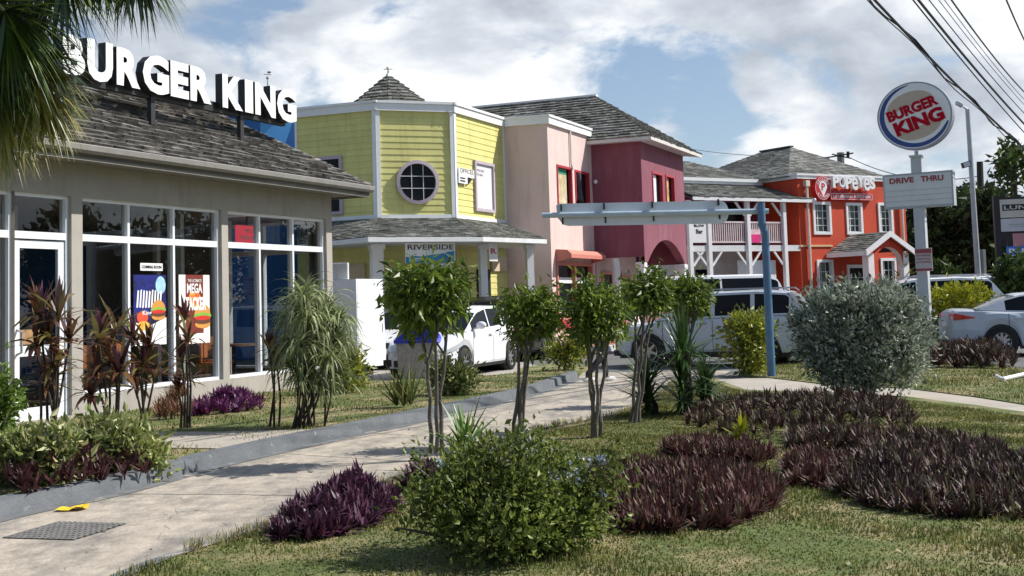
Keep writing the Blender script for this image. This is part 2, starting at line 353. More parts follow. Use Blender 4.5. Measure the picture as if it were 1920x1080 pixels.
def straps(base, dirs, L, Wd, droop, K=4, seed=0, prof=None, twist=.3):
    """long leaves: base (n,3), dirs (n,3) unit, L,(n) lengths, Wd width, droop"""
    r = np.random.default_rng(seed); n = len(base); base = np.asarray(base, float); dirs = np.asarray(dirs, float); L = np.ones(n)*L; Wd = np.ones(n)*Wd; dp = np.ones(n)*droop
    prof = prof if prof is not None else [.45, 1., .95, .6, .04]
    K = len(prof)-1
    z = np.array([0, 0, 1.]); side = np.cross(dirs, z)+r.normal(size=(n, 3))*twist*.4; side /= np.linalg.norm(side, axis=1)[:, None]+1e-9
    vs = []; p = base.copy(); d = dirs.copy(); st = L/K
    for k in range(K+1):
        w2 = (Wd*prof[k]*.5)[:, None]; vs.append(np.stack([p-side*w2, p+side*w2], 1))
        p = p+d*st[:, None]; d = d+np.array([0, 0, -1.])*(dp/K)[:, None]; d /= np.linalg.norm(d, axis=1)[:, None]
    v = np.stack(vs, 1).reshape(-1, 3); m = 2*(K+1); i = np.arange(n)*m
    f = np.concatenate([np.stack([i+2*k, i+2*k+1, i+2*k+3, i+2*k+2], 1) for k in range(K)])
    return arr(v, f)
def rosette(centers, nl, L, Wd, tilt=(.2, 1.2), droop=.6, seed=0, prof=None):
    r = np.random.default_rng(seed); bs = []; ds = []; 
    for c in centers:
        a = r.random(nl)*2*pi; t = r.uniform(tilt[0], tilt[1], nl); bs.append(np.repeat(np.asarray(c, float)[None], nl, 0)+r.normal(size=(nl, 3))*.01)
        ds.append(np.stack([np.sin(t)*np.cos(a), np.sin(t)*np.sin(a), np.cos(t)], 1))
    bs = np.concatenate(bs); ds = np.concatenate(ds); n = len(bs)
    return straps(bs, ds, L*(.6+.6*r.random(n)), Wd*(.8+.4*r.random(n)), droop*(.4+1.2*r.random(n)), seed=seed, prof=prof)
def inpoly(x, y, P):
    P = np.asarray(P)[:, :2]; c = np.zeros(len(x), bool); j = len(P)-1
    for i in range(len(P)):
        xi, yi, xj, yj = *P[i], *P[j]
        c ^= ((yi > y) != (yj > y)) & (x < (xj-xi)*(y-yi)/(yj-yi+1e-12)+xi); j = i
    return c
def scatter(P, n, seed=0):
    P = np.asarray(P)[:, :2]; r = np.random.default_rng(seed); lo, hi = P.min(0), P.max(0); o = []
    while len(o) < n:
        q = lo+(hi-lo)*r.random((n*3, 2)); o.extend(q[inpoly(q[:, 0], q[:, 1], P)].tolist())
    return np.array(o[:n])
def slab(mb, pts, z0, z1, mi=0):
    mb.prism([(q[0], q[1], z0) for q in pts], (0, 0, z1-z0), mi)
def smoothline(P, k=4):
    P = [np.asarray(q, float) for q in P]; o = []
    for i in range(len(P)-1):
        p0, p1, p2, p3 = P[max(i-1, 0)], P[i], P[i+1], P[min(i+2, len(P)-1)]
        for j in range(k):
            t = j/k; o.append(.5*((2*p1)+(-p0+p2)*t+(2*p0-5*p1+4*p2-p3)*t*t+(-p0+3*p1-3*p2+p3)*t**3))
    o.append(P[-1]); return o
# ================================================================== GROUND
GRASSM = mat('lawn_soil_and_turf', (.085, .115, .024), .95, .3, 6., bump=.5, bscale=60, col2=(.27, .215, .11), c2scale=1.0, c2pos=(.45, .60))
ASPH = mat('worn_asphalt', (.12, .12, .118), .9, .2, 1., bump=.3, bscale=90)
CONC = mat('stained_concrete', (.41, .355, .285), .85, .28, 5., bump=.4, bscale=30, col2=(.20, .185, .16), c2scale=2.4, c2pos=(.44, .66), c2map=(1., .38, 1., .5))
KERBM = mat('grey_painted_kerb', (.115, .125, .135), .75, .22, 4., bump=.3, bscale=40, col2=(.33, .33, .32), c2scale=7., c2pos=(.62, .70))
PATHM = mat('pale_concrete_path', (.38, .34, .285), .9, .12, 2., bump=.3, bscale=60)
m = MB(); m.quad((-900, -300, -.05), (900, -300, -.05), (900, 2500, -.05), (-900, 2500, -.05)); struct('ground', m, mat('far_ground', (.10, .10, .06), .95, .2, .05))
m = MB(); m.quad((-14, 22.5, -.012), (70, 22.5, -.012), (70, 95, -.012), (-14, 95, -.012)); struct('parking_lot', m, ASPH)
kb = [G(x_, y_) for x_, y_ in ((-420, 1075), (-200, 1025), (0, 970), (110, 948), (220, 927), (300, 903), (410, 872), (500, 852), (633, 822), (800, 788), (889, 766), (964, 751), (1030, 730), (1085, 709))]
kb = [kb[0]+(kb[0]-kb[1])*3]+kb
kl = smoothline(kb, 4)
for _ in range(12): kl = [kl[0]]+[(kl[i-1]+2*kl[i]+kl[i+1])/4 for i in range(1, len(kl)-1)]+[kl[-1]]
rb = [G(x_, y_) for x_, y_ in ((60, 1180), (217, 1080), (397, 1027), (500, 987), (640, 935), (760, 893), (900, 842), (986, 812), (1061, 803), (1136, 785), (1180, 770), (1215, 750), (1240, 728))]
rb = [rb[0]+(rb[0]-rb[1])*2]+rb
rl = smoothline(rb, 4)
for _ in range(8): rl = [rl[0]]+[(rl[i-1]+2*rl[i]+rl[i+1])/4 for i in range(1, len(rl)-1)]+[rl[-1]]
end = [G(1350, 708), G(1370, 695), G(1085, 699)]
m = MB(); m.poly([(q[0], q[1], 0.) for q in kl+end[::-1]+rl[::-1]]); struct('driveway', m, CONC)
# joints and cracks across the driveway slab
m = MB()
for (x0, y0, x1, y1) in ((222, 926, 560, 929), (520, 850, 800, 868), (690, 812, 960, 828), (850, 778, 1090, 795), (1000, 745, 1180, 752)):
    a_, b_ = G(x0, y0), G(x1, y1); k = 12; pts = [a_+(b_-a_)*i/k+np.array([random.uniform(-.01, .01), random.uniform(-.02, .02), 0]) for i in range(k+1)]
    for p_, q_ in zip(pts[:-1], pts[1:]): m.quad(p_+[0, -.008, .004], q_+[0, -.008, .004], q_+[0, .008, .004], p_+[0, .008, .004])
rc = random.Random(12)
for (x0, y0, x1, y1) in ((60, 1040, 330, 960), (330, 960, 470, 955), (300, 1010, 360, 905), (560, 900, 720, 850), (640, 935, 620, 850), (840, 800, 900, 770), (420, 985, 560, 900), (120, 1075, 200, 1005)):
    a_, b_ = G(x0, y0), G(x1, y1); pts = [a_+(b_-a_)*i/16+np.array([rc.uniform(-.05, .05), rc.uniform(-.05, .05), 0]) for i in range(17)]
    for p_, q_ in zip(pts[:-1], pts[1:]): w_ = rc.uniform(.001, .004); m.quad(p_+[0, -w_, .0035], q_+[0, -w_, .0035], q_+[0, w_, .0035], p_+[0, w_, .0035])
struct('driveway_joints', m, mat('joint_dirt', (.08, .07, .06), .95))
def offset(line, dist):
    o = []
    for i, p_ in enumerate(line):
        t = line[min(i+1, len(line)-1)]-line[max(i-1, 0)]; t = t/np.linalg.norm(t[:2]); o.append(np.array([p_[0]-t[1]*dist, p_[1]+t[0]*dist, 0]))
    return o
m = MB(); gi = offset(kl, -.14)
for i in range(len(kl)-1): m.quad(*[np.array([q[0], q[1], .004]) for q in (gi[i], gi[i+1], kl[i+1], kl[i])])
struct('gutter_strip', m, mat('dark_gutter_paint', (.14, .145, .145), .85, .3, 3., col2=(.33, .30, .26), c2scale=2.5, c2pos=(.54, .60)))
ko = offset(kl, .15); ki = offset(kl, .03)
m = MB()
for i in range(len(kl)-1):
    a_, b_, c_, d_ = kl[i], kl[i+1], ko[i+1], ko[i]; ba = (ki[i], ki[i+1])
    m.add([a_+[0, 0, -.03], b_+[0, 0, -.03], ba[1]+[0, 0, .13], ba[0]+[0, 0, .13], c_+[0, 0, .145], d_+[0, 0, .145], c_+[0, 0, -.03], d_+[0, 0, -.03]], [(0, 1, 2, 3), (3, 2, 4, 5), (5, 4, 6, 7)])
struct('kerb', m, KERBM)
# left lawn, 12 cm up behind the kerb
LZ = .12
lawnL = [(q[0], q[1]) for q in offset(kl, .13)]+[tuple(G(1080, 700)[:2]), tuple(G(905, 716)[:2]), tuple(G(700, 727)[:2]), (-2.6, 24.5), (-12, 24.5), (-16, 8)]
m = MB(); slab(m, lawnL, -.04, LZ); struct('lawn_by_restaurant', m, GRASSM)
walk = [G(x_, y_, LZ)[:2] for x_, y_ in ((240, 812), (420, 811), (604, 806), (433, 843), (300, 841), (180, 850), (30, 800))]
m = MB(); slab(m, walk, LZ-.03, LZ+.012); struct('walkway_slab', m, PATHM)
# apron between the bin and the parked car
m = MB(); slab(m, [G(x_, y_)[:2] for x_, y_ in ((700, 722), (905, 716), (1020, 712), (1030, 690), (930, 670), (700, 680))], -.02, .006); struct('parking_apron', m, mat('apron_concrete', (.34, .31, .27), .9, .15, 2.))
# median lawn (right)
MZ = .06
ro = offset(rl, -.17)
lawnR = [(q[0], q[1]) for q in ro]+[tuple(G(x_, y_)[:2]) for x_, y_ in ((1262, 716), (1340, 716), (1400, 738), (1560, 743), (1700, 751), (1830, 768), (1990, 792), (2150, 830))]+[(9, 10), (7, 3), (-2, 1)]
m = MB(); slab(m, lawnR, -.04, MZ); struct('median_lawn', m, GRASSM)
m = MB()
for i in range(len(rl)-1):
    a_, b_, c_, d_ = rl[i], rl[i+1], ro[i+1], ro[i]
    m.add([a_+[0, 0, -.03], b_+[0, 0, -.03], b_+[0, 0, .045], a_+[0, 0, .045], c_+[0, 0, .066], d_+[0, 0, .066]], [(0, 1, 2, 3), (3, 2, 4, 5)])
struct('driveway_edge_kerb', m, mat('worn_kerb', (.15, .155, .155), .9, .25, 4., col2=(.36, .33, .28), c2scale=1.6, c2pos=(.52, .60)))
pathP = [G(x_, y_, .03)[:2] for x_, y_ in ((1262, 722), (1340, 710), (1440, 709), (1560, 723), (1700, 729), (1830, 745), (1920, 759), (2100, 790), (2100, 825), (1990, 798), (1830, 772), (1700, 755), (1560, 747), (1400, 742), (1340, 722))]
m = MB(); slab(m, pathP, -.02, .03); struct('footpath', m, PATHM)
lawnF = [G(x_, y_, .045)[:2] for x_, y_ in ((1385, 700), (1440, 707), (1560, 721), (1700, 727), (1830, 743), (1920, 757), (2110, 790), (2100, 690), (1905, 690), (1745, 660), (1500, 672), (1400, 690))]
m = MB(); slab(m, lawnF, -.03, .045); struct('far_lawn_strip', m, GRASSM)
m = MB(); isl = [G(x_, y_)[:2] for x_, y_ in ((960, 712), (1085, 706), (1105, 690), (1040, 684), (975, 694))]; slab(m, isl, -.02, .05); struct('planting_island', m, GRASSM)
def blades(P, n, z, L, seed, ncam=0.):
    q = scatter(P, n, seed); r = np.random.default_rng(seed); n_ = len(q); a = r.random(n_)*2*pi; t = r.uniform(0, .9, n_)
    base = np.column_stack([q, np.full(n_, z)]); l = L*(.4+.9*r.random(n_)); patch = .55+.45*np.sin(q[:, 0]*2.3+1.1)*np.cos(q[:, 1]*1.7)+.3*np.sin(q[:, 0]*5.1+q[:, 1]*4.3)
    l *= np.clip(patch, .3, 1.2); tip = base+np.column_stack([np.sin(t)*np.cos(a)*l, np.sin(t)*np.sin(a)*l, np.cos(t)*l]); b = a+pi/2; wv = np.column_stack([np.cos(b), np.sin(b), 0*b])*.0035*(1+.08*q[:, 1:2])
    v = np.stack([base-wv, base+wv, tip], 1).reshape(-1, 3); i = np.arange(n_)*3; return arr(v, np.stack([i, i+1, i+2], 1))
GB = leafmat('grass_blades', [(.07, .10, .015), (.12, .14, .022), (.09, .12, .02), (.22, .20, .055), (.32, .27, .12)], .7, .3)
near = [G(x_, y_)[:2] for x_, y_ in ((40, 1190), (225, 1095), (400, 1040), (520, 1000), (760, 915), (990, 830), (1150, 792), (1225, 758), (1255, 724), (1340, 724), (1400, 743), (1560, 749), (1720, 760), (1990, 802), (2060, 1190))]
o = part('grass', blades(near, 190000, MZ, .04, 3), GB); setp(o, 'short dry and green grass of the lawn in front', 'grass', None, 'stuff')
o = part('grass', blades(lawnL[8:], 60000, LZ, .05, 4), GB); setp(o, 'short grass of the lawn beside the restaurant', 'grass', None, 'stuff')
o = part('grass', blades(lawnF, 25000, .045, .06, 5), GB); setp(o, 'grass strip beyond the pale footpath', 'grass', None, 'stuff')
# tufts along the driveway edge
tp = []
for i in range(10, len(ro)-1):
    for k in range(9): tp.append(ro[i]+(ro[i+1]-ro[i])*random.random()+np.array([random.uniform(-.03, .12), random.uniform(-.05, .05), MZ]))
o = part('dry_grass_edge', rosette(tp, 9, .09, .006, (.0, .9), .5, 6), leafmat('dry_grass', [(.42, .36, .22), (.30, .26, .13), (.16, .17, .05)], .8, .3)); setp(o, 'dry grass tufts along the driveway edge', 'grass', None, 'stuff')

# drain cover, wrapper, pipe
dcp = [G(x_, y_, .005) for x_, y_ in ((5, 1008), (110, 978), (240, 979), (140, 1012))]
m = MB(); gu, gv = dcp[3]-dcp[0], dcp[1]-dcp[0]
for i in range(13):
    m.bx(dcp[0]+gu*(i/13)+np.array([0, 0, .0]), gu*.035, gv, (0, 0, .004))
for j in range(9): m.bx(dcp[0]+gv*(j/9)+np.array([0, 0, .0]), gu, gv*.045, (0, 0, .003))
m.quad(*[q+np.array([0, 0, -.001]) for q in (dcp[0], dcp[0]+gu, dcp[0]+gu+gv, dcp[0]+gv)], 1)
solo('drain_cover', m, [mat('worn_iron', (.2, .19, .18), .7, .3, 10, metal=.3), mat('drain_shadow', (.02, .02, .02), .9)], 'perforated metal drain cover set in the pale driveway', 'drain cover', dcp[0])
m = MB(); c0 = G(136, 955, .004); pr = []
for i in range(5):
    for j in range(4): pr.append(c0+np.array([(i-2)*.055, (j-1.5)*.06, abs(random.gauss(0, .02))+.002]))
m.add(pr, [(i*4+j, i*4+j+1, i*4+j+5, i*4+j+4) for i in range(4) for j in range(3)])
solo('plastic_wrapper', m, mat('yellow_plastic', (.8, .55, .03), .4), 'crumpled yellow plastic wrapper lying in the driveway gutter', 'litter', c0)
m = MB(); a_, b_ = G(1880, 711, .08), G(1945, 696, .1); m.tube([a_, b_], .035, 8); m.tube([a_, a_+np.array([-.06, .12, .05])], .03, 8)
solo('fallen_pipe', m, WHITE, 'short white pipe lying on the grass strip', 'pipe', a_)
m = MB()
r_ = random.Random(4)
for i in range(60):
    q = G(r_.uniform(300, 1900), r_.uniform(980, 1075), MZ+.012) if i < 30 else G(r_.uniform(0, 1150), r_.uniform(760, 1060), .01)
    if i < 30 and q[0] < -1.2: continue
    a = r_.random()*6.3; d_ = np.array([cos(a), sin(a), .2])*.03; s_ = np.array([-sin(a), cos(a), .1])*.014; m.add([q-d_, q+s_, q+d_, q-s_], [(0, 1, 2, 3)])
o = part('fallen_leaves', m, leafmat('dead_leaf', [(.25, .15, .06), (.45, .38, .25), (.12, .08, .04)], .7)); setp(o, 'dead leaves scattered on lawn and driveway', 'leaves', None, 'stuff')

# ================================================================== RESTAURANT (left)
b0 = G(34, 793, .15); F = Fr(b0, A); Z0 = .15
bk = thing('restaurant_building', 'single storey beige restaurant with wooden shake roof and large white framed windows', 'building', F.p(0, 0, 0))
U1 = 8.0; WT = 3.72
m = MB()
bays = [(-3.4, 1.0, .30, 3.25), (1.22, 4.5, .42, 3.25), (4.68, 7.8, .42, 3.25)]
holes = [(-3.4, -1.15, .30, 3.25), (-1.15, 1.0, Z0+.02, 3.25)]+bays[1:]
wall(m, F, -9, U1, -.02, WT, [(-3.4, -.06, .30, 3.25), (-.06, 1.0, .155, 3.25), bays[1], bays[2]], 0, .2)
# inside face, end wall, back and party walls
Fe = Fr(F.p(U1, 0, 0), A-pi/2)
wall(m, Fe, 0, 9, -.02, WT, [(.4, 2.6, .42, 3.25)], 0, .2)
m.quad(F.p(-9, -9, -.02), F.p(U1, -9, -.02), F.p(U1, -9, WT), F.p(-9, -9, WT))
m.quad(F.p(-9, 0, -.02), F.p(-9, -9, -.02), F.p(-9, -9, WT), F.p(-9, 0, WT))
part('wall', m, BEIGE, bk)
# inner shell
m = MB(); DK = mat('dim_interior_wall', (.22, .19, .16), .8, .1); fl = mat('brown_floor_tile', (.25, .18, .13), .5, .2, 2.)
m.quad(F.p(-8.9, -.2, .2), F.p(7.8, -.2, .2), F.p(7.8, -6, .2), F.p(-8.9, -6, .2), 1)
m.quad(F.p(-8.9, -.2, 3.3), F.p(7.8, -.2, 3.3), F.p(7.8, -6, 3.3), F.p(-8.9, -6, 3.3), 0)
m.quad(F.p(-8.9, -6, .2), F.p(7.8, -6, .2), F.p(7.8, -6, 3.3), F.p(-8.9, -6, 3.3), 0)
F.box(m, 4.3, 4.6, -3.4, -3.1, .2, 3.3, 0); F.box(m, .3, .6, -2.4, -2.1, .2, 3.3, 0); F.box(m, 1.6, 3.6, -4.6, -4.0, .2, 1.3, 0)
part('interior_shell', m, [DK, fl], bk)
for k, (q, nn_) in enumerate(((-1.2, -3.), (.9, -3.4), (2.0, -2.2), (3.1, -3.6), (5.2, -1.5), (6.4, -3.0), (7.3, -2.0))):
    m = MB(); F.box(m, q, q+.10, nn_, nn_+.10, .2, 3.3); part('inner_column', m, WHITED, bk)
m = MB(); F.box(m, 5.9, 7.7, -5.9, -5.8, .2, 3.0); part('blue_inner_wall', m, mat('blue_interior', (.03, .12, .35), .6), bk)
def storefront(u0, u1, z0, z1, mull, trans, nm='window_frame', fr=F, skip=None):
    m = MB(); w_ = .05; n0, n1 = -.17, -.06
    frame4(m, fr, u0, u1, z0, z1, w_, n0, n1)
    for q in mull: fr.box(m, q-w_/2, q+w_/2, n0, n1-.001, z0+w_, z1-w_)
    ed = [u0+w_]+[k for q in mull for k in (q-w_/2, q+w_/2)]+[u1-w_]
    for a, b in zip(ed[::2], ed[1::2]): fr.box(m, a, b, n0, n1+.003, trans-.05, trans+.05)
    o = part(nm, m, ALU, bk)
    for a, b in zip(ed[::2], ed[1::2]):
        for c, d in ((z0+w_, trans-.05), (trans+.05, z1-w_)):
            if skip and skip(a, c): continue
            g_ = MB(); g_.quad(fr.p(a, -.12, c), fr.p(b, -.12, c), fr.p(b, -.12, d), fr.p(a, -.12, d)); part('pane', g_, GLASS, o)
    return o
storefront(1.22, 4.5, .42, 3.25, [2.27, 3.33], 2.67)
storefront(4.68, 7.8, .42, 3.25, [5.68, 6.74], 2.67)
storefront(-3.4, -.06, .30, 3.25, [-2.3, -1.18], 2.67)
m = MB(); frame4(m, F, -.06, 1.0, .155, 3.25, .05, -.17, -.06); F.box(m, -.01, .95, -.17, -.058, 2.62, 2.72); fo = part('door_frame', m, ALU, bk)
g_ = MB(); g_.quad(F.p(-.01, -.12, 2.72), F.p(.95, -.12, 2.72), F.p(.95, -.12, 3.2), F.p(-.01, -.12, 3.2)); part('pane', g_, GLASS, fo)
m = MB(); frame4(m, F, 0.0, .94, .21, 2.6, .11, -.14, -.085); F.box(m, .11, .83, -.14, -.087, 1.02, 1.16); do = part('door', m, ALU, bk)
g_ = MB(); g_.quad(F.p(.11, -.112, .32), F.p(.83, -.112, .32), F.p(.83, -.112, 2.49), F.p(.11, -.112, 2.49)); part('pane', g_, GLASS, do)
g_ = MB(); g_.tube([F.p(.06, -.085, 1.05), F.p(.06, .0, 1.08), F.p(.06, .0, 1.35), F.p(.06, -.085, 1.38)], .018, 6); part('handle', g_, GREYM, do)
g_ = MB(); F.box(g_, .12, .5, -.105, -.098, 1.18, 1.38); part('wooden_notice', g_, mat('tan_wood', (.35, .2, .09), .6, .3, 6), do)
storefront(.4, 2.6, .42, 3.25, [1.5], 2.67, 'window_frame', Fe)
# eave: soffit, fascia, gutter, roof
OV, OE = .66, .45; GZ = 3.86; SL = .64; INS = 2.3
m = MB(); F.box(m, -9, U1+OE, -.2, OV-.06, WT, WT+.04); Fe.box(m, -.6, 9, .0, OE-.03, WT+.001, WT+.041)
F.box(m, -9, U1+OE-.04, OV-.09, OV-.06, WT-.04, GZ-.02); Fe.box(m, -OV+.07, 9, OE-.04, OE-.01, WT-.04, GZ-.02)
part('soffit', m, mat('dark_soffit', (.2, .185, .165), .8), bk)
m = MB()
prof = [(-.06, -.10), (.0, -.11), (.045, -.07), (.055, 0.0), (.045, .012), (.03, 0.), (.025, -.05), (-.01, -.08), (-.06, -.07)]
m.prism([F.p(-9, OV+a, GZ+.02+b) for a, b in prof], F.d*(U1+OE+9.02)); e_ = F.p(U1+OE, 0, 0)
m.prism([Fe.p(-OV, OE+a, GZ+.018+b) for a, b in prof], Fe.d*9)
part('gutter', m, mat('weathered_gutter', (.24, .225, .21), .5, .15, 4.), bk)
ue = U1+OE
e0, e1 = F.p(-9, OV, GZ+.02), F.p(ue, OV, GZ+.02); t0, t1 = F.p(-9+INS, OV-INS, GZ+.02+INS*SL), F.p(ue-INS, OV-INS, GZ+.02+INS*SL)
t0 = F.p(-9, OV-INS, GZ+.02+INS*SL)
m = MB(); shingles(m, e0, e1, t0, t1, .17, .30, .055, .025)
q0 = F.p(ue, OV-8, GZ+.02); q1 = F.p(ue-INS, OV-8+INS, GZ+.02+INS*SL)
shingles(m, e1, q0, t1, q1, .17, .30, .055, .025)
m.quad(t0, t1, q1, F.p(-9, OV-8+INS, GZ+.02+INS*SL), 1)
rf = part('roof', m, [SHAKE, UNDER], bk)
m = MB()
for i in range(26):        # hip cap shakes
    a_ = e1+(t1-e1)*(i/26); b_ = e1+(t1-e1)*((i+1.3)/26); s_ = F.d*.09+F.n*.09; k = np.array([0, 0, .03+random.uniform(0, .015)])
    m.add([a_-F.d*.12+k*.8, a_+k*1.7, a_+Fe.d*.12+k*.8, b_-F.d*.12+k*.5, b_+k, b_+Fe.d*.12+k*.5], [(0, 1, 4, 3), (1, 2, 5, 4)])
part('hip_cap', m, SHAKE, rf)

# roof sign
sn = -.25; SB = (F.px(545, 238, sn), F.px(130, 150, sn))
sgn = thing('roof_sign', 'large white letters on black posts standing on the shake roof', 'sign', F.p(4, sn, 4.4))
LW = mat('white_letter_face', (.82, .82, .80), .4, .05, 3.)
LB = mat('black_letter_side', (.02, .02, .02), .5)
zb, zt = 5.07, 5.66
m = MB(); F.box(m, .35, 7.05, sn-.24, sn-.14, zb-.07, zb+.10); part('rail', m, LB, sgn)
for q in (285, 452):
    u_, z_ = F.px(q, 262, sn-.15); m = MB(); F.box(m, u_-.05, u_+.05, sn-.2, sn-.12, 4.3, zb); part('post', m, LB, sgn)
spec = [('B', 118, 160), ('U', 164, 212), ('R', 219, 263), ('G', 268, 317), ('E', 320, 354), ('R', 357, 396), ('K', 417, 455), ('I', 459, 474), ('N', 478, 516), ('G', 519, 555)]
for ch, xa, xb in spec:
    ua = F.px(xa, 150, sn)[0]; ub = F.px(xb, 150, sn)[0]; m = MB()
    v_, f_ = text_raw(ch, .046, .5, 0.); lo, hi = v_.min(0), v_.max(0)
    oo = .02 if ch in 'GU' else 0
    U_ = ua+(v_[:, 0]-lo[0])/(hi[0]-lo[0])*(ub-ua); Z_ = zb-oo+(v_[:, 1]-lo[1])/(hi[1]-lo[1])*(zt-zb+2*oo); NN = sn-.15+(v_[:, 2]-lo[2])/(hi[2]-lo[2])*.15
    fm = [0 if all(NN[i] > sn-.01 for i in q) else 1 for q in f_]
    m.add([F.p(a, b, c) for a, b, c in zip(U_, NN, Z_)], f_); m.m = fm
    part('letter', m, [LW, LB], sgn)

# posters on the glass (printed boards just inside the pane)
def poster(u0, u1, z0, z1, label, draw, nm='window_poster', base=(.8, .8, .8)):
    t = thing(nm, label, 'poster', F.p((u0+u1)/2, -.15, z0)); m = MB(); F.box(m, u0, u1, -.152, -.146, z0, z1); part('board', m, mat(label[:24], base, .5), t); draw(t, u0, u1, z0, z1)
# posters hang on the outside of the glass line so they read bright
PN = -.112
def patch(t, nm, pts, n, m_):
    m = MB(); m.poly([F.p(a, n, b) for a, b in pts]); return part(nm, m, m_, t)
def ell(cu, cz, ru, rz, k=20, a0=0., a1=2*pi): return [(cu+ru*cos(a0+(a1-a0)*i/k), cz+rz*sin(a0+(a1-a0)*i/k)) for i in range(k+(0 if a1-a0 > 6 else 1))]
def burger(t, cu, cz, s, n):
    patch(t, 'bun_top', ell(cu, cz+.1*s, .5*s, .42*s, 14, 0, pi), n, mat('bun_print', (.62, .28, .06), .5)); patch(t, 'lettuce', ell(cu, cz+.06*s, .56*s, .12*s), n+.001, mat('lettuce_print', (.2, .45, .05), .5))
    patch(t, 'tomato', ell(cu, cz-.02*s, .5*s, .09*s), n+.002, mat('tomato_print', (.6, .03, .02), .5)); patch(t, 'patty', ell(cu, cz-.14*s, .52*s, .13*s), n+.0015, mat('patty_print', (.12, .04, .02), .5)); patch(t, 'bun_base', ell(cu, cz-.27*s, .48*s, .16*s), n+.001, mat('bun_print', (.62, .28, .06), .5))
u0, z1 = F.px(250, 515, PN); u1, z0 = F.px(312, 640, PN)
z0 = F.px(312, 645, PN)[1]
t = thing('window_poster', 'blue night poster with a burger on the middle window pane', 'poster', F.p(u0, PN, z0))
patch(t, 'board', [(u0, z0), (u1, z0), (u1, z1), (u0, z1)], PN, mat('poster_blue', (.008, .015, .22), .5, .5, 5., col2=(.0, .0, .008), c2scale=2.5, c2pos=(.42, .55)))
patch(t, 'white_base', [(u0, z0), (u1, z0), (u1, z0+.42), ((u0+u1)/2, z0+.30), (u0, z0+.36)], PN+.002, mat('poster_white', (.8, .8, .8), .5))
patch(t, 'moon', ell(u1-.13, z1-.16, .12, .14), PN+.002, mat('moon_print', (.35, .6, .75), .5, .3, 8))
m = MB()
for i in range(9):
    a = u0+.07+i*(u1-u0-.16)/9; m.add([F.p(a-.012, PN+.003, z1-.52+.03*random.random()), F.p(a+.03, PN+.003, z1-.50), F.p(a+.055, PN+.003, z1-.22-.05*random.random()), F.p(a+.02, PN+.003, z1-.24)], [(0, 1, 2, 3)])
text(m, 'King is', F, u0+.2, u1-.25, z1-.64, z1-.55, PN+.003, .002, .02)
part('print', m, WHITE, t); burger(t, u1-.19, z0+.52, .33, PN+.004)
patch(t, 'tomatoes', ell(u0+.2, z0+.43, .13, .10), PN+.003, mat('tomato_print2', (.65, .08, .03), .5, .3, 10)); patch(t, 'fries', ell(u0+.22, z0+.30, .15, .07), PN+.004, mat('fries_print', (.75, .4, .06), .5, .3, 10))
u0, z1 = F.px(335, 515, PN); u1, z0 = F.px(394, 642, PN)
t = thing('window_poster', 'white and brown burger poster on the right pane of the middle window', 'poster', F.p(u0, PN, z0))
patch(t, 'board', [(u0, z0), (u1, z0), (u1, z1), (u0, z1)], PN, mat('poster_cream', (.8, .76, .7), .5))
patch(t, 'brown_panel', [(u0+.17, z1-.95), (u1-.17, z1-.95), (u1-.17, z1-.0), (u0+.17, z1-.0)], PN+.002, mat('poster_brown', (.17, .025, .015), .5, .3, 4))
m = MB(); text(m, 'MEGA', F, u0+.2, u1-.2, z1-.30, z1-.14, PN+.004, .002, .03); text(m, 'STACKER', F, u0+.1, u1-.1, z1-.58, z1-.36, PN+.004, .002, .05); text(m, 'THE ULTIMATE', F, u0+.22, u1-.22, z1-.12, z1-.07, PN+.004, .002, .01); part('print', m, WHITE, t)
burger(t, u1-.2, z0+.42, .42, PN+.005); patch(t, 'flame', ell((u0+u1)/2, z0+.72, .16, .13), PN+.003, mat('flame_print', (.7, .12, .03), .5, .5, 6, col2=(.75, .4, .05), c2scale=6))
u0, z1 = F.px(263, 493, PN); u1, z0 = F.px(305, 508, PN)
t = thing('window_notice', 'small white notice with black capitals above the blue poster', 'notice', F.p(u0, PN, z0)); patch(t, 'board', [(u0, z0), (u1, z0), (u1, z1), (u0, z1)], PN, WHITE)
m = MB(); text(m, 'COMING SOON', F, u0+.03, u1-.03, z0+.035, z1-.035, PN+.002, .002, .03); part('print', m, BLACK, t)
# chairs and tables inside
def chair_proto():
    t = thing('dining_chair', 'orange dining chair behind the right window', 'chair', F.p(5.3, -.75, .2), F.rot()+.4, 'orange dining chairs behind the glass')
    OR = mat('orange_chair', (.65, .2, .06), .5); m = MB(); m.box(-.22, .22, -.22, .22, .43, .47); part('seat', m, OR, t, True)
    m = MB(); m.box(-.22, .22, .2, .24, .55, .9); part('backrest', m, OR, t, True)
    for sx in (-.2, .2):
        for sy in (-.2, .2): m = MB(); m.tube([(sx, sy, 0), (sx*.95, sy, .43)] if sy < 0 else [(sx, sy+.04, 0), (sx, sy, .43), (sx, sy+.02, .9)], .02, 6); part('leg', m, OR, t, True)
    return t
ch = chair_proto()
dup(ch, F.p(2.0, -.8, .2), F.rot()+2.9, 'orange dining chair behind the leftmost pane of the middle window'); dup(ch, F.p(6.1, -1.4, .2), F.rot()+2.6, 'orange dining chair set deeper inside, beyond the near one'); dup(ch, F.p(3.4, -1.0, .2), F.rot()+.3, 'orange dining chair behind the burger poster window')
for k, (u_, n_) in enumerate(((5.9, -.8), (2.7, -1.1))):
    t = thing('dining_table', ('round topped dining table behind the right window', 'dining table behind the middle window')[k], 'table', F.p(u_, n_, .2)); m = MB(); m.tube([F.p(u_, n_, .92), F.p(u_, n_, .96)], .4, 20); part('tabletop', m, mat('brown_table', (.2, .1, .06), .4), t)
    m = MB(); m.tube([F.p(u_, n_, .2), F.p(u_, n_, .23), F.p(u_, n_, .24), F.p(u_, n_, .92)], [.25, .25, .04, .04], 12); part('pedestal', m, BLACK, t)
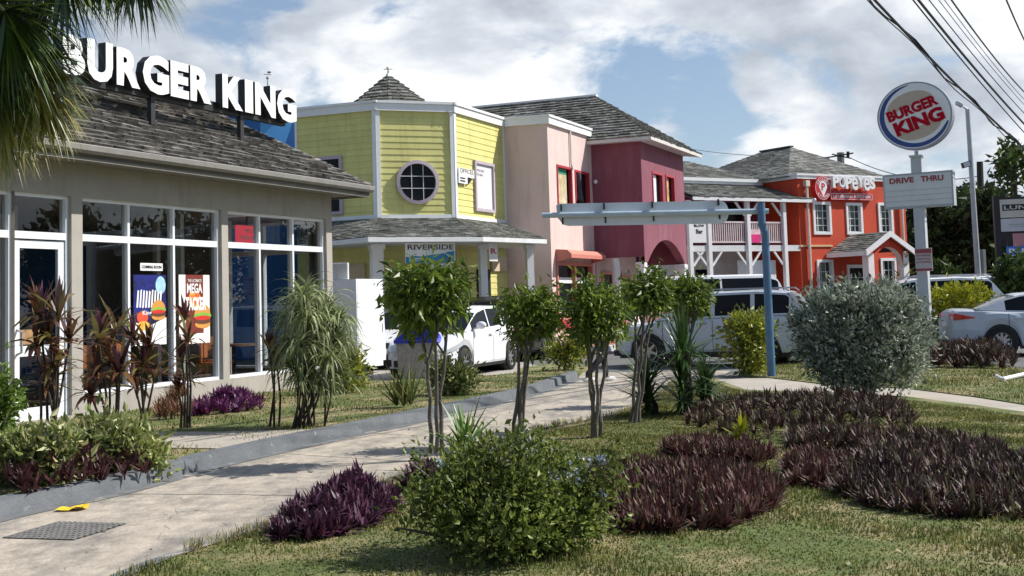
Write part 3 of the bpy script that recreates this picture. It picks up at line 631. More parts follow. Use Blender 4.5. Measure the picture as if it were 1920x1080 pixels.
sc0, sc1 = F.px(441, 455, -1.0), F.px(482, 425, -1.0); scw = sc1[0]-sc0[0]
m = MB(); F.box(m, sc0[0], sc1[0], -1.0, -.95, sc0[1], sc1[1]); ts = thing('menu_screen', 'red lit menu screen hanging inside behind the right window', 'screen', F.p(5.4, -2.3, 2.4)); em = bpy.data.materials.new('screen_glow'); em.use_nodes = True
em.node_tree.nodes['Principled BSDF'].inputs['Base Color'].default_value = (.3, .01, .02, 1); em.node_tree.nodes['Principled BSDF'].inputs['Emission Color'].default_value = (.5, .03, .05, 1); em.node_tree.nodes['Principled BSDF'].inputs['Emission Strength'].default_value = 1.2
part('panel', m, em, ts); m = MB(); h_ = sc1[1]-sc0[1]; text(m, 'WELCOME', F, sc0[0]+.3*scw, sc1[0]-.05*scw, sc0[1]+.6*h_, sc0[1]+.82*h_, -.945, .004, .02); text(m, 'ORDER HERE', F, sc0[0]+.1*scw, sc1[0]-.1*scw, sc0[1]+.2*h_, sc0[1]+.42*h_, -.945, .004, .02); part('print', m, WHITE, ts)
m = MB(); m.tube([F.p((sc0[0]+sc1[0])/2, -.98, sc1[1]), F.p((sc0[0]+sc1[0])/2, -.98, 3.3)], .02, 6); part('hanger', m, BLACK, ts)

# ================================================================== BLUE BUILDING behind
q = PD(400, 300, 40); FB = Fr(q, R_(75))
bb = thing('blue_building', 'bright blue building with grey pyramid roof seen over the restaurant roof', 'building', (q[0], q[1], 0))
BLUE = mat('blue_wall', (.03, .14, .42), .7, .05, 1.); LBLUE = mat('light_blue_wall', (.10, .36, .78), .7, .05, 1.)
m = MB(); u0, u1 = FB.px(395, 300)[0], FB.px(556, 300)[0]; zt_ = FB.px(500, 213)[1]
wall(m, FB, u0, u1, 0, zt_, [], 0); FB.box(m, u0, u1, -6, -.01, 0, zt_-.005); part('wall', m, BLUE, bb)
m = MB(); m.poly([FB.p(*((FB.px(x_, y_)[0], .01, FB.px(x_, y_)[1]))) for x_, y_ in ((488, 216), (550, 224), (530, 285), (488, 265))]); part('wall_panel', m, LBLUE, bb)
m = MB(); zc = zt_+.0; ap = FB.p((u0+u1)/2-.1, -3, zt_+.75); c4 = [FB.p(u0-.3, .3, zc), FB.p(u1-.35, .3, zc), FB.p(u1-.35, -6.3, zc), FB.p(u0-.3, -6.3, zc)]
for i in range(4): shingles(m, c4[i], c4[(i+1) % 4], ap, ap, .25, .3, .03)
part('roof', m, [SHAKE2, UNDER], bb)
fp = PD(502, 175, 40); m = MB(); m.tube([fp+np.array([0, 0, -.35]), fp, fp+np.array([0, 0, .5])], [.09, .03, .012], 8); m.ball(fp+np.array([0, 0, .5]), .05); m.tube([fp+np.array([-.12, 0, .62]), fp+np.array([.12, 0, .6])], .012, 6); m.ball(fp+np.array([.06, 0, .68]), (.07, .03, .04))
part('weather_vane', m, GREYM, bb)

# ================================================================== YELLOW BUILDING
ZT = 7.0
Y = [G(x_, y_, ZT) for x_, y_ in ((553.7, 221), (704, 206.5), (848, 210.5), (942, 237.8))]
P1, P2 = G(1025.5, 231.3, ZT), G(1102.8, 257, ZT)
g2 = lambda q: np.array([q[0], q[1], 0.])
Y = [g2(q) for q in Y]; P1 = g2(P1); P2 = g2(P2)
P2 = P1+D(A)*((P2-P1)@D(A))
P2 = g2(PL(1108, 273.6, P1, A))
yb = thing('yellow_building', 'two storey yellow clapboard building with a round window and veranda', 'building', (Y[1]+Y[2])/2)
def az(p, q): return math.atan2(q[0]-p[0], q[1]-p[1])
def fr2(p, q): return Fr(p, az(p, q)), float(np.linalg.norm((q-p)[:2]))
ZS = 4.0
m = MB(); facets = []
for p_, q_ in zip(Y[:-1], Y[1:]):
    f_, l_ = fr2(p_, q_); facets.append((f_, l_)); m.quad(f_.p(0, -.02, 0), f_.p(l_, -.02, 0), f_.p(l_, -.02, ZT), f_.p(0, -.02, ZT))
    siding(m, p_, q_, ZS, ZT, f_.n); siding(m, p_, q_, 0., 3.6, f_.n)
bk4 = [Y[0]+D(-.02)*5, Y[3]+D(A-pi/2)*7]
m.quad(Y[0], bk4[0], bk4[0]+[0, 0, ZT], Y[0]+[0, 0, ZT]); m.poly([q+np.array([0, 0, ZT-.02]) for q in (Y[0], Y[1], Y[2], Y[3], bk4[1], bk4[0])])
part('wall', m, YELLOW, yb)
m = MB()
for f_, l_ in facets:
    f_.box(m, -.02, l_+.02, .0, .05, ZS-.04, ZS+.08)
for (f_, l_), k in ((facets[0], 1), (facets[1], 0), (facets[1], 1), (facets[2], 0)):
    if k: f_.box(m, l_-.10, l_+.03, .0, .055, ZS, ZT)
    else: f_.box(m, -.03, .10, .0, .056, ZS, ZT)
f_, l_ = facets[2]; f_.box(m, l_-.05, l_, .0, .05, ZS, ZT); f_, l_ = facets[0]; f_.box(m, 0, .06, .0, .05, ZS, ZT)
part('corner_trim', m, WHITE, yb)
m = MB()
for f_, l_ in facets: f_.box(m, -.06, l_+.06, -.1, .09, ZT-.01, ZT+.20); f_.box(m, -.09, l_+.09, -.1, .13, ZT+.20, ZT+.27)
part('cornice', m, WHITE, yb)
# round window
f_, l_ = facets[1]; cu, cz = f_.px(782, 342); ru = abs(f_.px(819, 342)[0]-f_.px(744, 342)[0])/2; rz = (f_.px(782, 302)[1]-f_.px(782, 382)[1])/2; ru = rz = (ru+rz)/2
m = MB(); K = 40
for i in range(K):
    a0, a1 = 2*pi*i/K, 2*pi*(i+1)/K; pr_ = lambda a, r_, n_: f_.p(cu+r_*cos(a), n_, cz+r_*sin(a))
    for (ra, na, rb_, nb) in ((1., .0, 1.02, .10), (1.02, .10, .86, .11), (.86, .11, .85, .03)): m.quad(pr_(a0, ru*ra*1.03, na), pr_(a1, ru*ra*1.03, na), pr_(a1, ru*rb_*1.03, nb), pr_(a0, ru*rb_*1.03, nb))
wf = part('round_window', m, LILAC, yb)
m = MB(); m.poly([f_.p(cu+ru*.89*cos(2*pi*i/K), .035, cz+ru*.89*sin(2*pi*i/K)) for i in range(K)]); part('pane', m, DARKPANE, wf)
m = MB(); rr = ru*.87
for s_ in (-1, 1):
    hh = rr*math.sqrt(1-.33**2); f_.box(m, cu+s_*rr*.33-.01, cu+s_*rr*.33+.01, .037, .05, cz-hh, cz+hh); f_.box(m, cu-hh, cu+hh, .037, .049, cz+s_*rr*.33-.01, cz+s_*rr*.33+.01)
part('glazing_bars', m, WHITED, wf)
def win(root, fr, x0, y0, x1, y1, fw, fmat, pmat, bars=(0, 0), dep=.09, nm='window', px=True, n=0., bw=.022, pn=.03):
    if px: u0, z1 = fr.px(x0, y0, n); u1, z0 = fr.px(x1, y1, n); 
    else: u0, z1, u1, z0 = x0, y0, x1, y1
    m = MB(); frame4(m, fr, u0, u1, z0, z1, fw, n+.0, n+dep); o = part(nm, m, fmat, root)
    m = MB(); m.quad(*[fr.p(a, n+pn, b) for a, b in ((u0+fw, z0+fw), (u1-fw, z0+fw), (u1-fw, z1-fw), (u0+fw, z1-fw))]); part('pane', m, pmat, o)
    if bars[0] or bars[1]:
        m = MB(); iw, ih = u1-u0-2*fw, z1-z0-2*fw
        for i in range(bars[0]): c_ = u0+fw+iw*(i+1)/(bars[0]+1); fr.box(m, c_-bw/2, c_+bw/2, n+pn+.002, n+pn+.022, z0+fw, z1-fw)
        for i in range(bars[1]): c_ = z0+fw+ih*(i+1)/(bars[1]+1); fr.box(m, u0+fw, u1-fw, n+pn+.003, n+pn+.021, c_-bw/2, c_+bw/2)
        part('glazing_bars', m, WHITED, o)
    return o, (u0, u1, z0, z1)
win(yb, facets[0][0], 588, 296, 645, 402, .09, LILAC, DARKPANE, (0, 1))
wo, (u0, u1, z0, z1) = win(yb, facets[2][0], 886, 300, 925, 400, .09, LILAC, mat('white_board', (.66, .66, .67), .6, .03, 2))
f_ = facets[2][0]; m = MB(); text(m, 'OPEN DAILY', f_, u0+.14, u0+.75, z1-.32, z1-.24, .032, .003, .0); text(m, 'UPSTAIRS', f_, u0+.14, u0+.62, z1-.44, z1-.37, .032, .003, .0); part('faint_print', m, GREYM, wo)
# small sign by the window
u0, z1 = f_.px(854, 314); u1, z0 = f_.px(884, 348)
ws = thing('wall_sign', 'small white sign with arrow on the yellow wall beside the boarded window', 'sign', f_.p(u0, .06, z0))
m = MB(); f_.box(m, u0, u1, .06, .10, z0+.20, z1); f_.box(m, u0, u0+(u1-u0)*.55, .06, .099, z0, z0+.22); part('board', m, WHITE, ws)
m = MB(); zz = (z0+z1)/2; text(m, 'OFFICES', f_, u0+.08, u1-.06, z0+.30, z0+.43, .101, .004, .0)
for k in range(2): f_.box(m, u0+.08, u0+.42, .101, .105, z0+.05+k*.08, z0+.09+k*.08)
m.poly([f_.p(u1-.42, .07, z0+.19), f_.p(u1-.05, .07, z0+.19), f_.p(u1-.4, .07, z0-.03)]); part('print', m, BLACK, ws)
# veranda roof
E_ = [g2(G(x_, y_, 3.25)) for x_, y_ in ((560, 461), (690, 447.5), (905, 447), (1025, 451.5))]
m = MB(); ez, wz = 3.30, ZS-.02
for i in range(3): shingles(m, E_[i]+[0, 0, ez], E_[i+1]+[0, 0, ez], Y[i]+[0, 0, wz], Y[i+1]+[0, 0, wz], .16, .22, .025)
vr = part('veranda_roof', m, [SHAKE2, UNDER], yb)
m = MB()
for i in range(3):
    f2, l2 = fr2(E_[i], E_[i+1]); f2.box(m, 0, l2, -.06, 0.01, ez-.13, ez-.01)
    m.quad(E_[i]+[0, 0, ez-.12], E_[i+1]+[0, 0, ez-.12], Y[i+1]+[0, 0, ez-.10], Y[i]+[0, 0, ez-.10])
m.quad(E_[3]+[0, 0, ez-.12], Y[3]+[0, 0, ez-.1], Y[3]+[0, 0, wz], E_[3]+[0, 0, ez])
part('veranda_fascia', m, WHITED, yb)
for (x_, wd) in ((703, .15), (908, .10), (998, .10)):
    q = G(x_, 460, ez-.15); q = g2(q)+D(pi/2+.5)*0; c_ = (Y[1]+Y[2])/2; q = q+(c_-q)*.03
    m = MB(); f2 = Fr(q, facets[1][0].az); f2.box(m, -wd, wd, -wd, wd, 0, ez-.12); f2.box(m, -wd-.04, wd+.04, -wd-.04, wd+.04, ez-.26, ez-.13); f2.box(m, -wd-.03, wd+.03, -wd-.03, wd+.03, 0, .2); part('veranda_post', m, WHITE, yb)
# ground floor openings
f_, l_ = facets[1]
u0, u1 = -.2, f_.px(862, 540)[0]
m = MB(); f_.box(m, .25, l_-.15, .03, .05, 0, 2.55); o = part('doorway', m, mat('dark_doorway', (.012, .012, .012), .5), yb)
m = MB()
for i in range(14): f_.box(m, .3+i*.13, .325+i*.13, .055, .075, .1, 2.5)
for z_ in (.9, 1.8): f_.box(m, .27, l_-.2, .053, .077, z_, z_+.03)
part('grille', m, mat('olive_grille', (.10, .12, .03), .6), o)
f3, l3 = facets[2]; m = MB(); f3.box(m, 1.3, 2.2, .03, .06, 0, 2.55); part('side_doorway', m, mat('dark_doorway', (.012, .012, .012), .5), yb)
m = MB(); f3.box(m, 2.3, 3.4, .03, .09, 2.5, 2.95); part('awning_box', m, mat('cream_box', (.55, .45, .3), .6), yb)
f3, l3 = facets[0]; m = MB(); f3.box(m, l3-1.2, l3-.4, .03, .09, 2.3, 2.75); part('cream_panel', m, mat('cream_box', (.55, .45, .3), .6), yb)
# Riverside sign hanging under the eave
Fs, _ = fr2(E_[1], E_[2]); sN = -.25
u0, z1 = Fs.px(760, 455, sN); u1, _z = Fs.px(853, 455, sN); z0 = Fs.px(806, 504, sN)[1]; zm = Fs.px(806, 493, sN)[1]
rs = thing('hanging_sign', 'white and blue wave sign with dark capitals hanging under the veranda eave', 'sign', Fs.p((u0+u1)/2, sN, z0))
m = MB(); Fs.box(m, u0, u1, sN-.03, sN, zm, ez-.15); part('board', m, mat('sign_offwhite', (.72, .70, .66), .5), rs)
m = MB(); W_ = u1-u0; hh = ez-.15-zm
m.poly([Fs.p(u0+a*W_, sN+.004, zm+b*hh) for a, b in ((.0, .0), (.98, 0), (.98, .60), (.86, .55), (.7, .45), (.5, .40), (.3, .33), (.12, .36), (.0, .30))]); part('blue_wave', m, mat('teal_print', (.02, .20, .36), .5, .15, 3), rs)
m = MB(); text(m, 'RIVERSIDE', Fs, u0+.04*W_, u1-.03*W_, zm+.66*hh, zm+.92*hh, sN+.003, .004, .015); part('lettering', m, mat('dark_brown_print', (.05, .03, .03), .5), rs)
m = MB(); text(m, 'Taverna', Fs, u0+.05*W_, u0+.3*W_, zm+.08*hh, zm+.34*hh, sN+.006, .004, .01); m.tube([Fs.p(u0+(.75+.18*t)*W_, sN+.01, zm+(.5-.45*t*t)*hh) for t in (0, .25, .5, .75, 1)], .008, 5); part('white_print', m, WHITE, rs)
m = MB(); Fs.box(m, u0+.02, u0+.45*W_, sN-.03, sN, z0, zm-.02); part('lower_panel', m, mat('amber_panel', (.55, .38, .08), .5, .3, 8), rs)
m = MB(); Fs.box(m, u0+.5*W_, u1-.1, sN-.03, sN, z0, zm-.02); part('lower_panel', m, mat('lilac_panel', (.55, .5, .6), .5, .1, 8), rs)
m = MB(); Fs.box(m, u0, u0+.03, sN-.028, sN-.002, z0-.03, zm); Fs.box(m, u1-.04, u1, sN-.028, sN-.002, z0, zm); part('bracket', m, BLACK, rs)
Fs3, _ = fr2(E_[2], E_[3]); sN = -.35
u0, z1 = Fs3.px(916, 462, sN); u1, z0 = Fs3.px(932, 490, sN); ls = thing('small_hanging_sign', 'small cream sign with one red letter beside the right veranda post', 'sign', Fs3.p(u0, sN, z0)); m = MB(); Fs3.box(m, u0, u1, sN, sN+.03, z0, z1+.1); part('board', m, mat('sign_offwhite', (.72, .70, .66), .5), ls)
m = MB(); text(m, 'R', Fs3, u0+.05, u1-.05, z0+.2, z1-.05, sN+.032, .004, .03); part('lettering', m, REDTRIM, ls)
# cupola roof behind the parapet
cc = PD(731, 196, 38.5); m = MB(); a_ = R_(20); cz0 = PD(731, 199, 38.5)[2]-.10; wx = 1.85; cpn = [cc+D(a_+i*pi/4+pi/8)*wx*.74*1. for i in range(8)]
for q in cpn: q[2] = cz0
ap = PD(728, 140, 38.5)
for i in range(8): shingles(m, cpn[i], cpn[(i+1) % 8], ap, ap, .17, .2, .045)
cu_o = part('cupola_roof', m, [SHAKE2, UNDER], yb)
m = MB()
for i in range(8): q0, q1 = cpn[i]*1., cpn[(i+1) % 8]*1.; m.quad(q0, q1, q1-[0, 0, 1.5], q0-[0, 0, 1.5])
part('cupola_wall', m, YELLOW, yb)
m = MB(); m.tube([ap-[0, 0, .15], ap+[0, 0, .03], ap+[0, 0, .06], ap+[0, 0, .2]], [.16, .05, .03, .02], 8); m.ball(ap+[0, 0, .2], .06); m.tube([ap+[-.14, 0, .17], ap+[.14, 0, .17]], .015, 6); part('finial', m, WHITED, cu_o)

# ================================================================== PINK / MAROON BUILDING
Fp = Fr(P1, A); L2 = Fp.u(P2)
pb = thing('pink_building', 'pink and maroon two storey building with grey shake hip roof', 'building', P1)
Fq, lq = fr2(Y[3], P1)
MZt = 6.78; MD = Fp.nn(PL(1200.5, 267, P2, A+pi/2)); Mpt = Fp.p(L2, MD, 0); Fm = Fr(Mpt, A); LM = Fm.u(PL(1280, 290, Mpt, A)); FmL = Fr(P2, A+pi/2)
# FmL: u toward the street, n = facing camera-left side is -n, build explicitly
m = MB(); m.quad(Y[3], P1, P1+[0, 0, ZT], Y[3]+[0, 0, ZT])
hs = []
w1 = [*Fp.px(1043, 308), *Fp.px(1074, 395)]; w2 = [*Fp.px(1077, 318), *Fp.px(1106, 395)]
for a in (w1, w2): hs.append((a[0], a[2], a[3], a[1]))
sh = (.35, L2-.35, .95, 2.75)
wall(m, Fp, 0, L2, 0, ZT, hs+[sh], 0, .14)
m.poly([q+np.array([0, 0, ZT-.02]) for q in (Y[3], P1, P2, P2+D(A-pi/2)*6, Y[3]+D(A-pi/2)*6)])
Fp.box(m, L2-.01, L2+LM+.2, -6, -.6, 0, MZt-.05)         # rear mass under the main roof
part('wall', m, PINK, pb)
m = MB()
for (a, b, c, d) in hs: frame4(m, Fp, a, b, c, d, .07, -.10, .03)
part('window_frame', m, REDTRIM, pb)
m = MB(); a, b, c, d = hs[0]; Fp.box(m, a+.07, b-.28, -.1, -.08, c, d-.2); part('window_pane', m, mat('paper_in_window', (.5, .42, .22), .6, .3, 5, col2=(.6, .5, .4), c2scale=3), pb)
m = MB(); Fp.box(m, a+.07, b-.28, -.099, -.077, d-.25, d-.07); part('green_print', m, mat('green_print', (.03, .25, .15), .5), pb)
m = MB(); Fp.box(m, a, b, -.13, -.11, c, d); a, b, c, d = hs[1]; Fp.box(m, a, b, -.13, -.11, c, d); part('dark_glass', m, DARKPANE, pb)
m = MB(); m.tube([Fp.p(a+.35, -.07, d-.1), Fp.p(a+.5, -.06, d-.6), Fp.p(a+.42, -.06, d-1.)], [.16, .1, .18], 7); part('dark_drape', m, mat('grey_drape', (.05, .05, .06), .8, .5, 9), pb)
# cornice of pink block
m = MB(); Fq.box(m, .1, lq+.09, -.1, .09, ZT-.01, ZT+.20); Fq.box(m, .13, lq+.12, -.1, .13, ZT+.20, ZT+.27); Fp.box(m, .0, L2-.15, -.1, .09, ZT-.012, ZT+.198); Fp.box(m, -.03, L2-.15, -.1, .13, ZT+.198, ZT+.268); part('cornice', m, WHITE, pb)
# downpipe, shopfront
u_, z_ = Fp.px(1066, 240); m = MB(); m.tube([Fp.p(u_, .05, ZT+.1), Fp.p(u_, .05, 5.9), Fp.p(u_+.12, .05, 5.75)], .03, 8); part('downpipe', m, WHITED, pb)
m = MB(); a, b, c, d = sh; frame4(m, Fp, a, b, c, d, .1, -.12, .05); Fp.box(m, (a+b)/2-.04, (a+b)/2+.04, -.12, .04, c+.1, d-.1); sf = part('shopfront_frame', m, SALMON, pb)
m = MB(); m.quad(*[Fp.p(q, -.1, z) for q, z in ((a, c), (b, c), (b, d), (a, d))]); part('pane', m, DARKPANE, sf)
m = MB(); Fp.box(m, a+.12, b-.12, -.09, -.06, 2.1, 2.28); Fp.box(m, a+.12, b-.12, -.09, -.06, c+.1, c+.3); part('white_band', m, WHITED, sf)
m = MB(); Fp.box(m, a-.05, b+.05, .0, .06, c-.25, c, 0); part('red_sill', m, REDTRIM, sf)
m = MB(); s0, s1 = a+.02, b-.02
for (na, za, nb, zb_) in ((.0, 3.14, .38, 3.11), (.38, 3.11, .52, 2.98), (.52, 2.98, .52, 2.86)): m.quad(Fp.p(s0, na, za), Fp.p(s1, na, za), Fp.p(s1, nb, zb_), Fp.p(s0, nb, zb_))
for s_ in (s0, s1): m.poly([Fp.p(s_, a_, z_) for a_, z_ in ((0, 3.14), (.38, 3.11), (.52, 2.98), (.52, 2.86), (0, 2.74))])
part('awning', m, SALMON, pb)
# maroon block (upper storey on pillars)
mb_ = MB(); MB0 = 2.92
q00, q01 = P2, Mpt
mb_.quad(q00+[0, 0, MB0], q01+[0, 0, MB0], q01+[0, 0, MZt], q00+[0, 0, MZt])
ua, uc, ub_ = .35, LM*.52, LM-.25; za = 2.75; zc = 3.55
mh = [(*Fm.px(1222, 321), *Fm.px(1244, 400)), (*Fm.px(1247, 327), *Fm.px(1266, 400))]
mh = [(a[0], a[2], a[3], a[1]) for a in mh]
wall(mb_, Fm, 0, LM, zc+.1, MZt, mh, 0, .14)
K = 14; arcp = [(ua+(ub_-ua)*i/K, za+(zc-za)*(1-abs(2*i/K-1)**2.1)) for i in range(K+1)]
MB1 = 2.75
for i in range(K):
    (x0_, z0_), (x1_, z1_) = arcp[i], arcp[i+1]; mb_.quad(Fm.p(x0_, 0, z0_), Fm.p(x1_, 0, z1_), Fm.p(x1_, 0, zc+.1), Fm.p(x0_, 0, zc+.1)); mb_.quad(Fm.p(x0_, 0, z0_), Fm.p(x1_, 0, z1_), Fm.p(x1_, -.3, z1_), Fm.p(x0_, -.3, z0_))
mb_.quad(Fm.p(0, 0, MB1), Fm.p(ua, 0, MB1), Fm.p(ua, 0, zc+.1), Fm.p(0, 0, zc+.1)); mb_.quad(Fm.p(ub_, 0, MB1), Fm.p(LM, 0, MB1), Fm.p(LM, 0, zc+.1), Fm.p(ub_, 0, zc+.1))
mb_.quad(Fm.p(LM, 0, MB1), Fm.p(LM, -MD-3, MB1), Fm.p(LM, -MD-3, MZt), Fm.p(LM, 0, MZt))
mb_.quad(Fm.p(0, -.3, zc+.12), Fm.p(LM, -.3, zc+.12), Fm.p(LM, -MD, zc+.12), Fm.p(0, -MD, zc+.12)); mb_.quad(Fm.p(0, -.3, MB1), Fm.p(ua, -.3, MB1), Fm.p(ua, -.3, zc+.12), Fm.p(0, -.3, zc+.12))
part('maroon_upper_storey', mb_, MAROON, pb)
m = MB()
for (a, b, c, d) in mh: frame4(m, Fm, a, b, c, d, .06, -.10, .03)
part('window_frame', m, REDTRIM, pb)
for k, (a, b, c, d) in enumerate(mh):
    m = MB(); m.quad(*[Fm.p(q, -.11, z) for q, z in ((a, c), (b, c), (b, d), (a, d))]); part('window_pane', m, DARKPANE, pb)
    m = MB(); Fm.box(m, a+.06, a+.06+(b-a-.12)*.62, -.10, -.08, c, d-.08); part('paper_print', m, (mat('white_print', (.6, .62, .66), .6, .2, 6), mat('amber_print', (.6, .4, .1), .6, .3, 6, col2=(.3, .05, .08), c2scale=4))[k], pb)
# recessed wall behind pillars + pillars
m = MB(); Fp.box(m, L2+.05, L2+LM-.1, -.02, .05, 0, 3.6, 0); part('recessed_wall', m, PINK, pb)
m = MB(); Fp.box(m, L2+.5, L2+1.4, .05, .08, 0, 2.4); Fp.box(m, L2+2.2, L2+3.4, .05, .08, .8, 2.3); part('shop_opening', m, DARKPANE, pb)
m = MB(); frame4(m, Fp, L2+.4, L2+1.5, 0, 2.5, .1, .05, .12); frame4(m, Fp, L2+2.1, L2+3.5, .7, 2.4, .1, .05, .12); part('opening_frame', m, SALMON, pb)
for (u_, r_) in ((.16, .15), (LM-.24, .2)):
    m = MB(); q = Fm.p(u_, -.17, 0); m.tube([q, q+[0, 0, MB1]], [r_*1.05, r_*.9], 16); m.bx(q-Fm.d*r_-Fm.n*r_+[0, 0, MB1-.18], Fm.d*2*r_, Fm.n*2*r_, (0, 0, .17)); part('pillar', m, WHITE, pb)
m = MB(); q = Fm.p(.1, -MD*.6, 0); m.tube([q, q+[0, 0, 2.9]], .14, 14); part('pillar', m, WHITE, pb)
m = MB(); Fm.box(m, -.1, LM, .18, .34, 0, .9); Fm.box(m, -2.6, -.1, .18, .34, 0, .9); part('low_wall', m, WHITE, pb)
# small lamp on maroon side wall
q = PL(1118, 341, Mpt, A+pi/2); m = MB(); m.ball(q-D(A)*.08, .07); part('wall_lamp', m, WHITE, pb)
# main hip roof
ridR, ridL = PL(1112, 182, Fm.p(LM/2, 0, 0), A+pi/2), PL(897, 202, Fm.p(LM/2, 0, 0), A+pi/2)
EZ = MZt+.05; ov = .5
ridR = Fm.p(LM/2, Fm.nn(ridR), 8.84); ridL = Fm.p(LM/2, Fm.nn(ridR)-4.75, 8.84)
c_nf, c_ff = Fm.p(-.45, ov, EZ), Fm.p(LM+ov+.35, ov, EZ); c_nb, c_fb = Fm.p(-.45, Fm.nn(ridR)-7.5, EZ), Fm.p(LM+ov+.35, Fm.nn(ridR)-7.5, EZ)
m = MB(); shingles(m, c_nb, c_nf, ridL, ridR, .20, .24, .05); shingles(m, c_nf, c_ff, ridR, ridR, .20, .24, .05); shingles(m, c_ff, c_fb, ridR, ridL, .2, .3, .03); shingles(m, c_fb, c_nb, ridL, ridL, .2, .3, .03)
ro_ = part('roof', m, [SHAKE2, UNDER], pb)
m = MB(); d_ = ridR-ridL; m.bx(ridL-Fm.d*.13-[0, 0, .03], d_+D(A+pi/2)*.15, Fm.d*.26, (0, 0, .07)); part('ridge_flashing', m, WHITED, ro_)
m = MB()
for p_, q_ in ((c_nb, c_nf), (c_nf, c_ff)):
    f2, l2 = fr2(p_, q_); f2.box(m, 0, l2, -.03, .0, EZ-.12, EZ-.005)
m.quad(c_nf-[0, 0, .11], c_ff-[0, 0, .11], Fm.p(LM, 0, EZ-.1), Fm.p(0, 0, EZ-.1)); m.quad(c_nf-[0, 0, .112], c_nb-[0, 0, .112], Fm.p(0, -8, EZ-.1), Fm.p(0, 0, EZ-.1))
part('eave_fascia', m, mat('pale_eave', (.58, .55, .52), .6), pb)
# forecourt
m = MB(); slab(m, [Fp.p(a, b, 0)[:2] for a, b in ((.2, 0), (L2+LM+1, 0), (L2+LM+1, MD+1.0), (L2-1.4, MD+.6), (.3, 1.2))], -.02, .14); struct('brick_forecourt', m, mat('red_brick_paving', (.33, .13, .09), .85, .15, 4))
m = MB(); pts = [Fp.p(a, b, 0) for a, b in ((-.3, .6), (.3, 1.25), (L2-1.4, MD+.65), (L2+LM+1, MD+1.05))]
for p_, q_ in zip(pts[:-1], pts[1:]): f2, l2 = fr2(p_, q_); f2.box(m, 0, l2, -.0, .18, -.02, .17)
struct('white_kerb', m, WHITE)
# ================================================================== POPEYES AND THE BALCONY WING
C0 = G(1494.6, 334, 6.5); C0 = g2(C0); FR = Fr(C0, B); LR = FR.px(1695, 345)[0]; HT = 6.5
pp = thing('chicken_restaurant', 'orange red two storey restaurant with white window frames and gabled porch', 'building', C0)
SD = 6.5
wl = [(1525, 381, 1557, 436), (1587, 383, 1616, 436), (1647, 383, 1673, 436), (1533, 490, 1562, 548), (1652, 487, 1680, 545)]
hs = []
for (x0, y0, x1, y1) in wl: a, d = FR.px(x0, y0); b, c = FR.px(x1, y1); hs.append((a, b, c, d))
m = MB(); wall(m, FR, 0, LR, 0, HT, hs, 0, .18)
m.quad(FR.p(0, 0, 0), FR.p(0, -SD, 0), FR.p(0, -SD, HT), FR.p(0, 0, HT)); m.quad(FR.p(LR, 0, 0), FR.p(LR, -SD, 0), FR.p(LR, -SD, HT), FR.p(LR, 0, HT)); m.quad(FR.p(0, -.3, HT-.05), FR.p(LR, -.3, HT-.05), FR.p(LR, -SD, HT-.05), FR.p(0, -SD, HT-.05))
m.quad(FR.p(0, -SD, 0), FR.p(LR, -SD, 0), FR.p(LR, -SD, HT), FR.p(0, -SD, HT))
part('wall', m, RED, pp)
for k, (a, b, c, d) in enumerate(hs):
    m = MB(); frame4(m, FR, a-.07, b+.07, c-.09, d+.07, .12, -.0, .05); frame4(m, FR, a, b, c, d, .05, -.17, -.02); o = part('window', m, WHITE, pp)
    m = MB(); m.quad(*[FR.p(q, -.13, z) for q, z in ((a, c), (b, c), (b, d), (a, d))]); part('pane', m, mat('green_dark_pane', (.015, .03, .03), .1, .3), o)
    m = MB()
    for i in (1, 2): q = a+(b-a)*i/3; FR.box(m, q-.012, q+.012, -.125, -.10, c+.05, d-.05)
    nb = 3 if k < 3 else 2
    for i in range(1, nb+1): q = c+(d-c)*i/(nb+1); FR.box(m, a+.05, b-.05, -.124, -.101, q-.012, q+.012)
    part('glazing_bars', m, WHITE, o)
m = MB(); FR.box(m, -.10, LR+.1, -.1, .10, HT-.02, HT+.12); FR.box(m, -.14, LR+.14, -.1, .14, HT+.12, HT+.20); m.bx(FR.p(-.10, -.1, HT-.02), -FR.n*SD, FR.d*.1, (0, 0, .139)); m.bx(FR.p(-.14, -.1, HT+.119), -FR.n*SD, FR.d*.12, (0, 0, .08)); part('cornice', m, WHITE, pp)
m = MB(); zb_ = FR.px(1515, 461)[1]; FR.box(m, -.03, FR.px(1560, 461)[0], .0, .04, zb_-.04, zb_+.04); m.bx(FR.p(-.04, 0, zb_-.04), -FR.n*1.6, FR.d*.04, (0, 0, .08)); part('string_course', m, mat('cream_band', (.6, .45, .25), .6), pp)
m = MB(); u_ = FR.px(1509, 345)[0]
for uu in (u_, FR.px(1690, 430)[0]): m = MB(); m.tube([FR.p(uu, .1, HT-.15), FR.p(uu, .1, .1)], .065, 8); m.bx(FR.p(uu-.11, .0, HT-.35), FR.d*.22, FR.n*.2, (0, 0, .25)); part('downpipe', m, mat('cream_pipe', (.7, .6, .5), .5), pp)
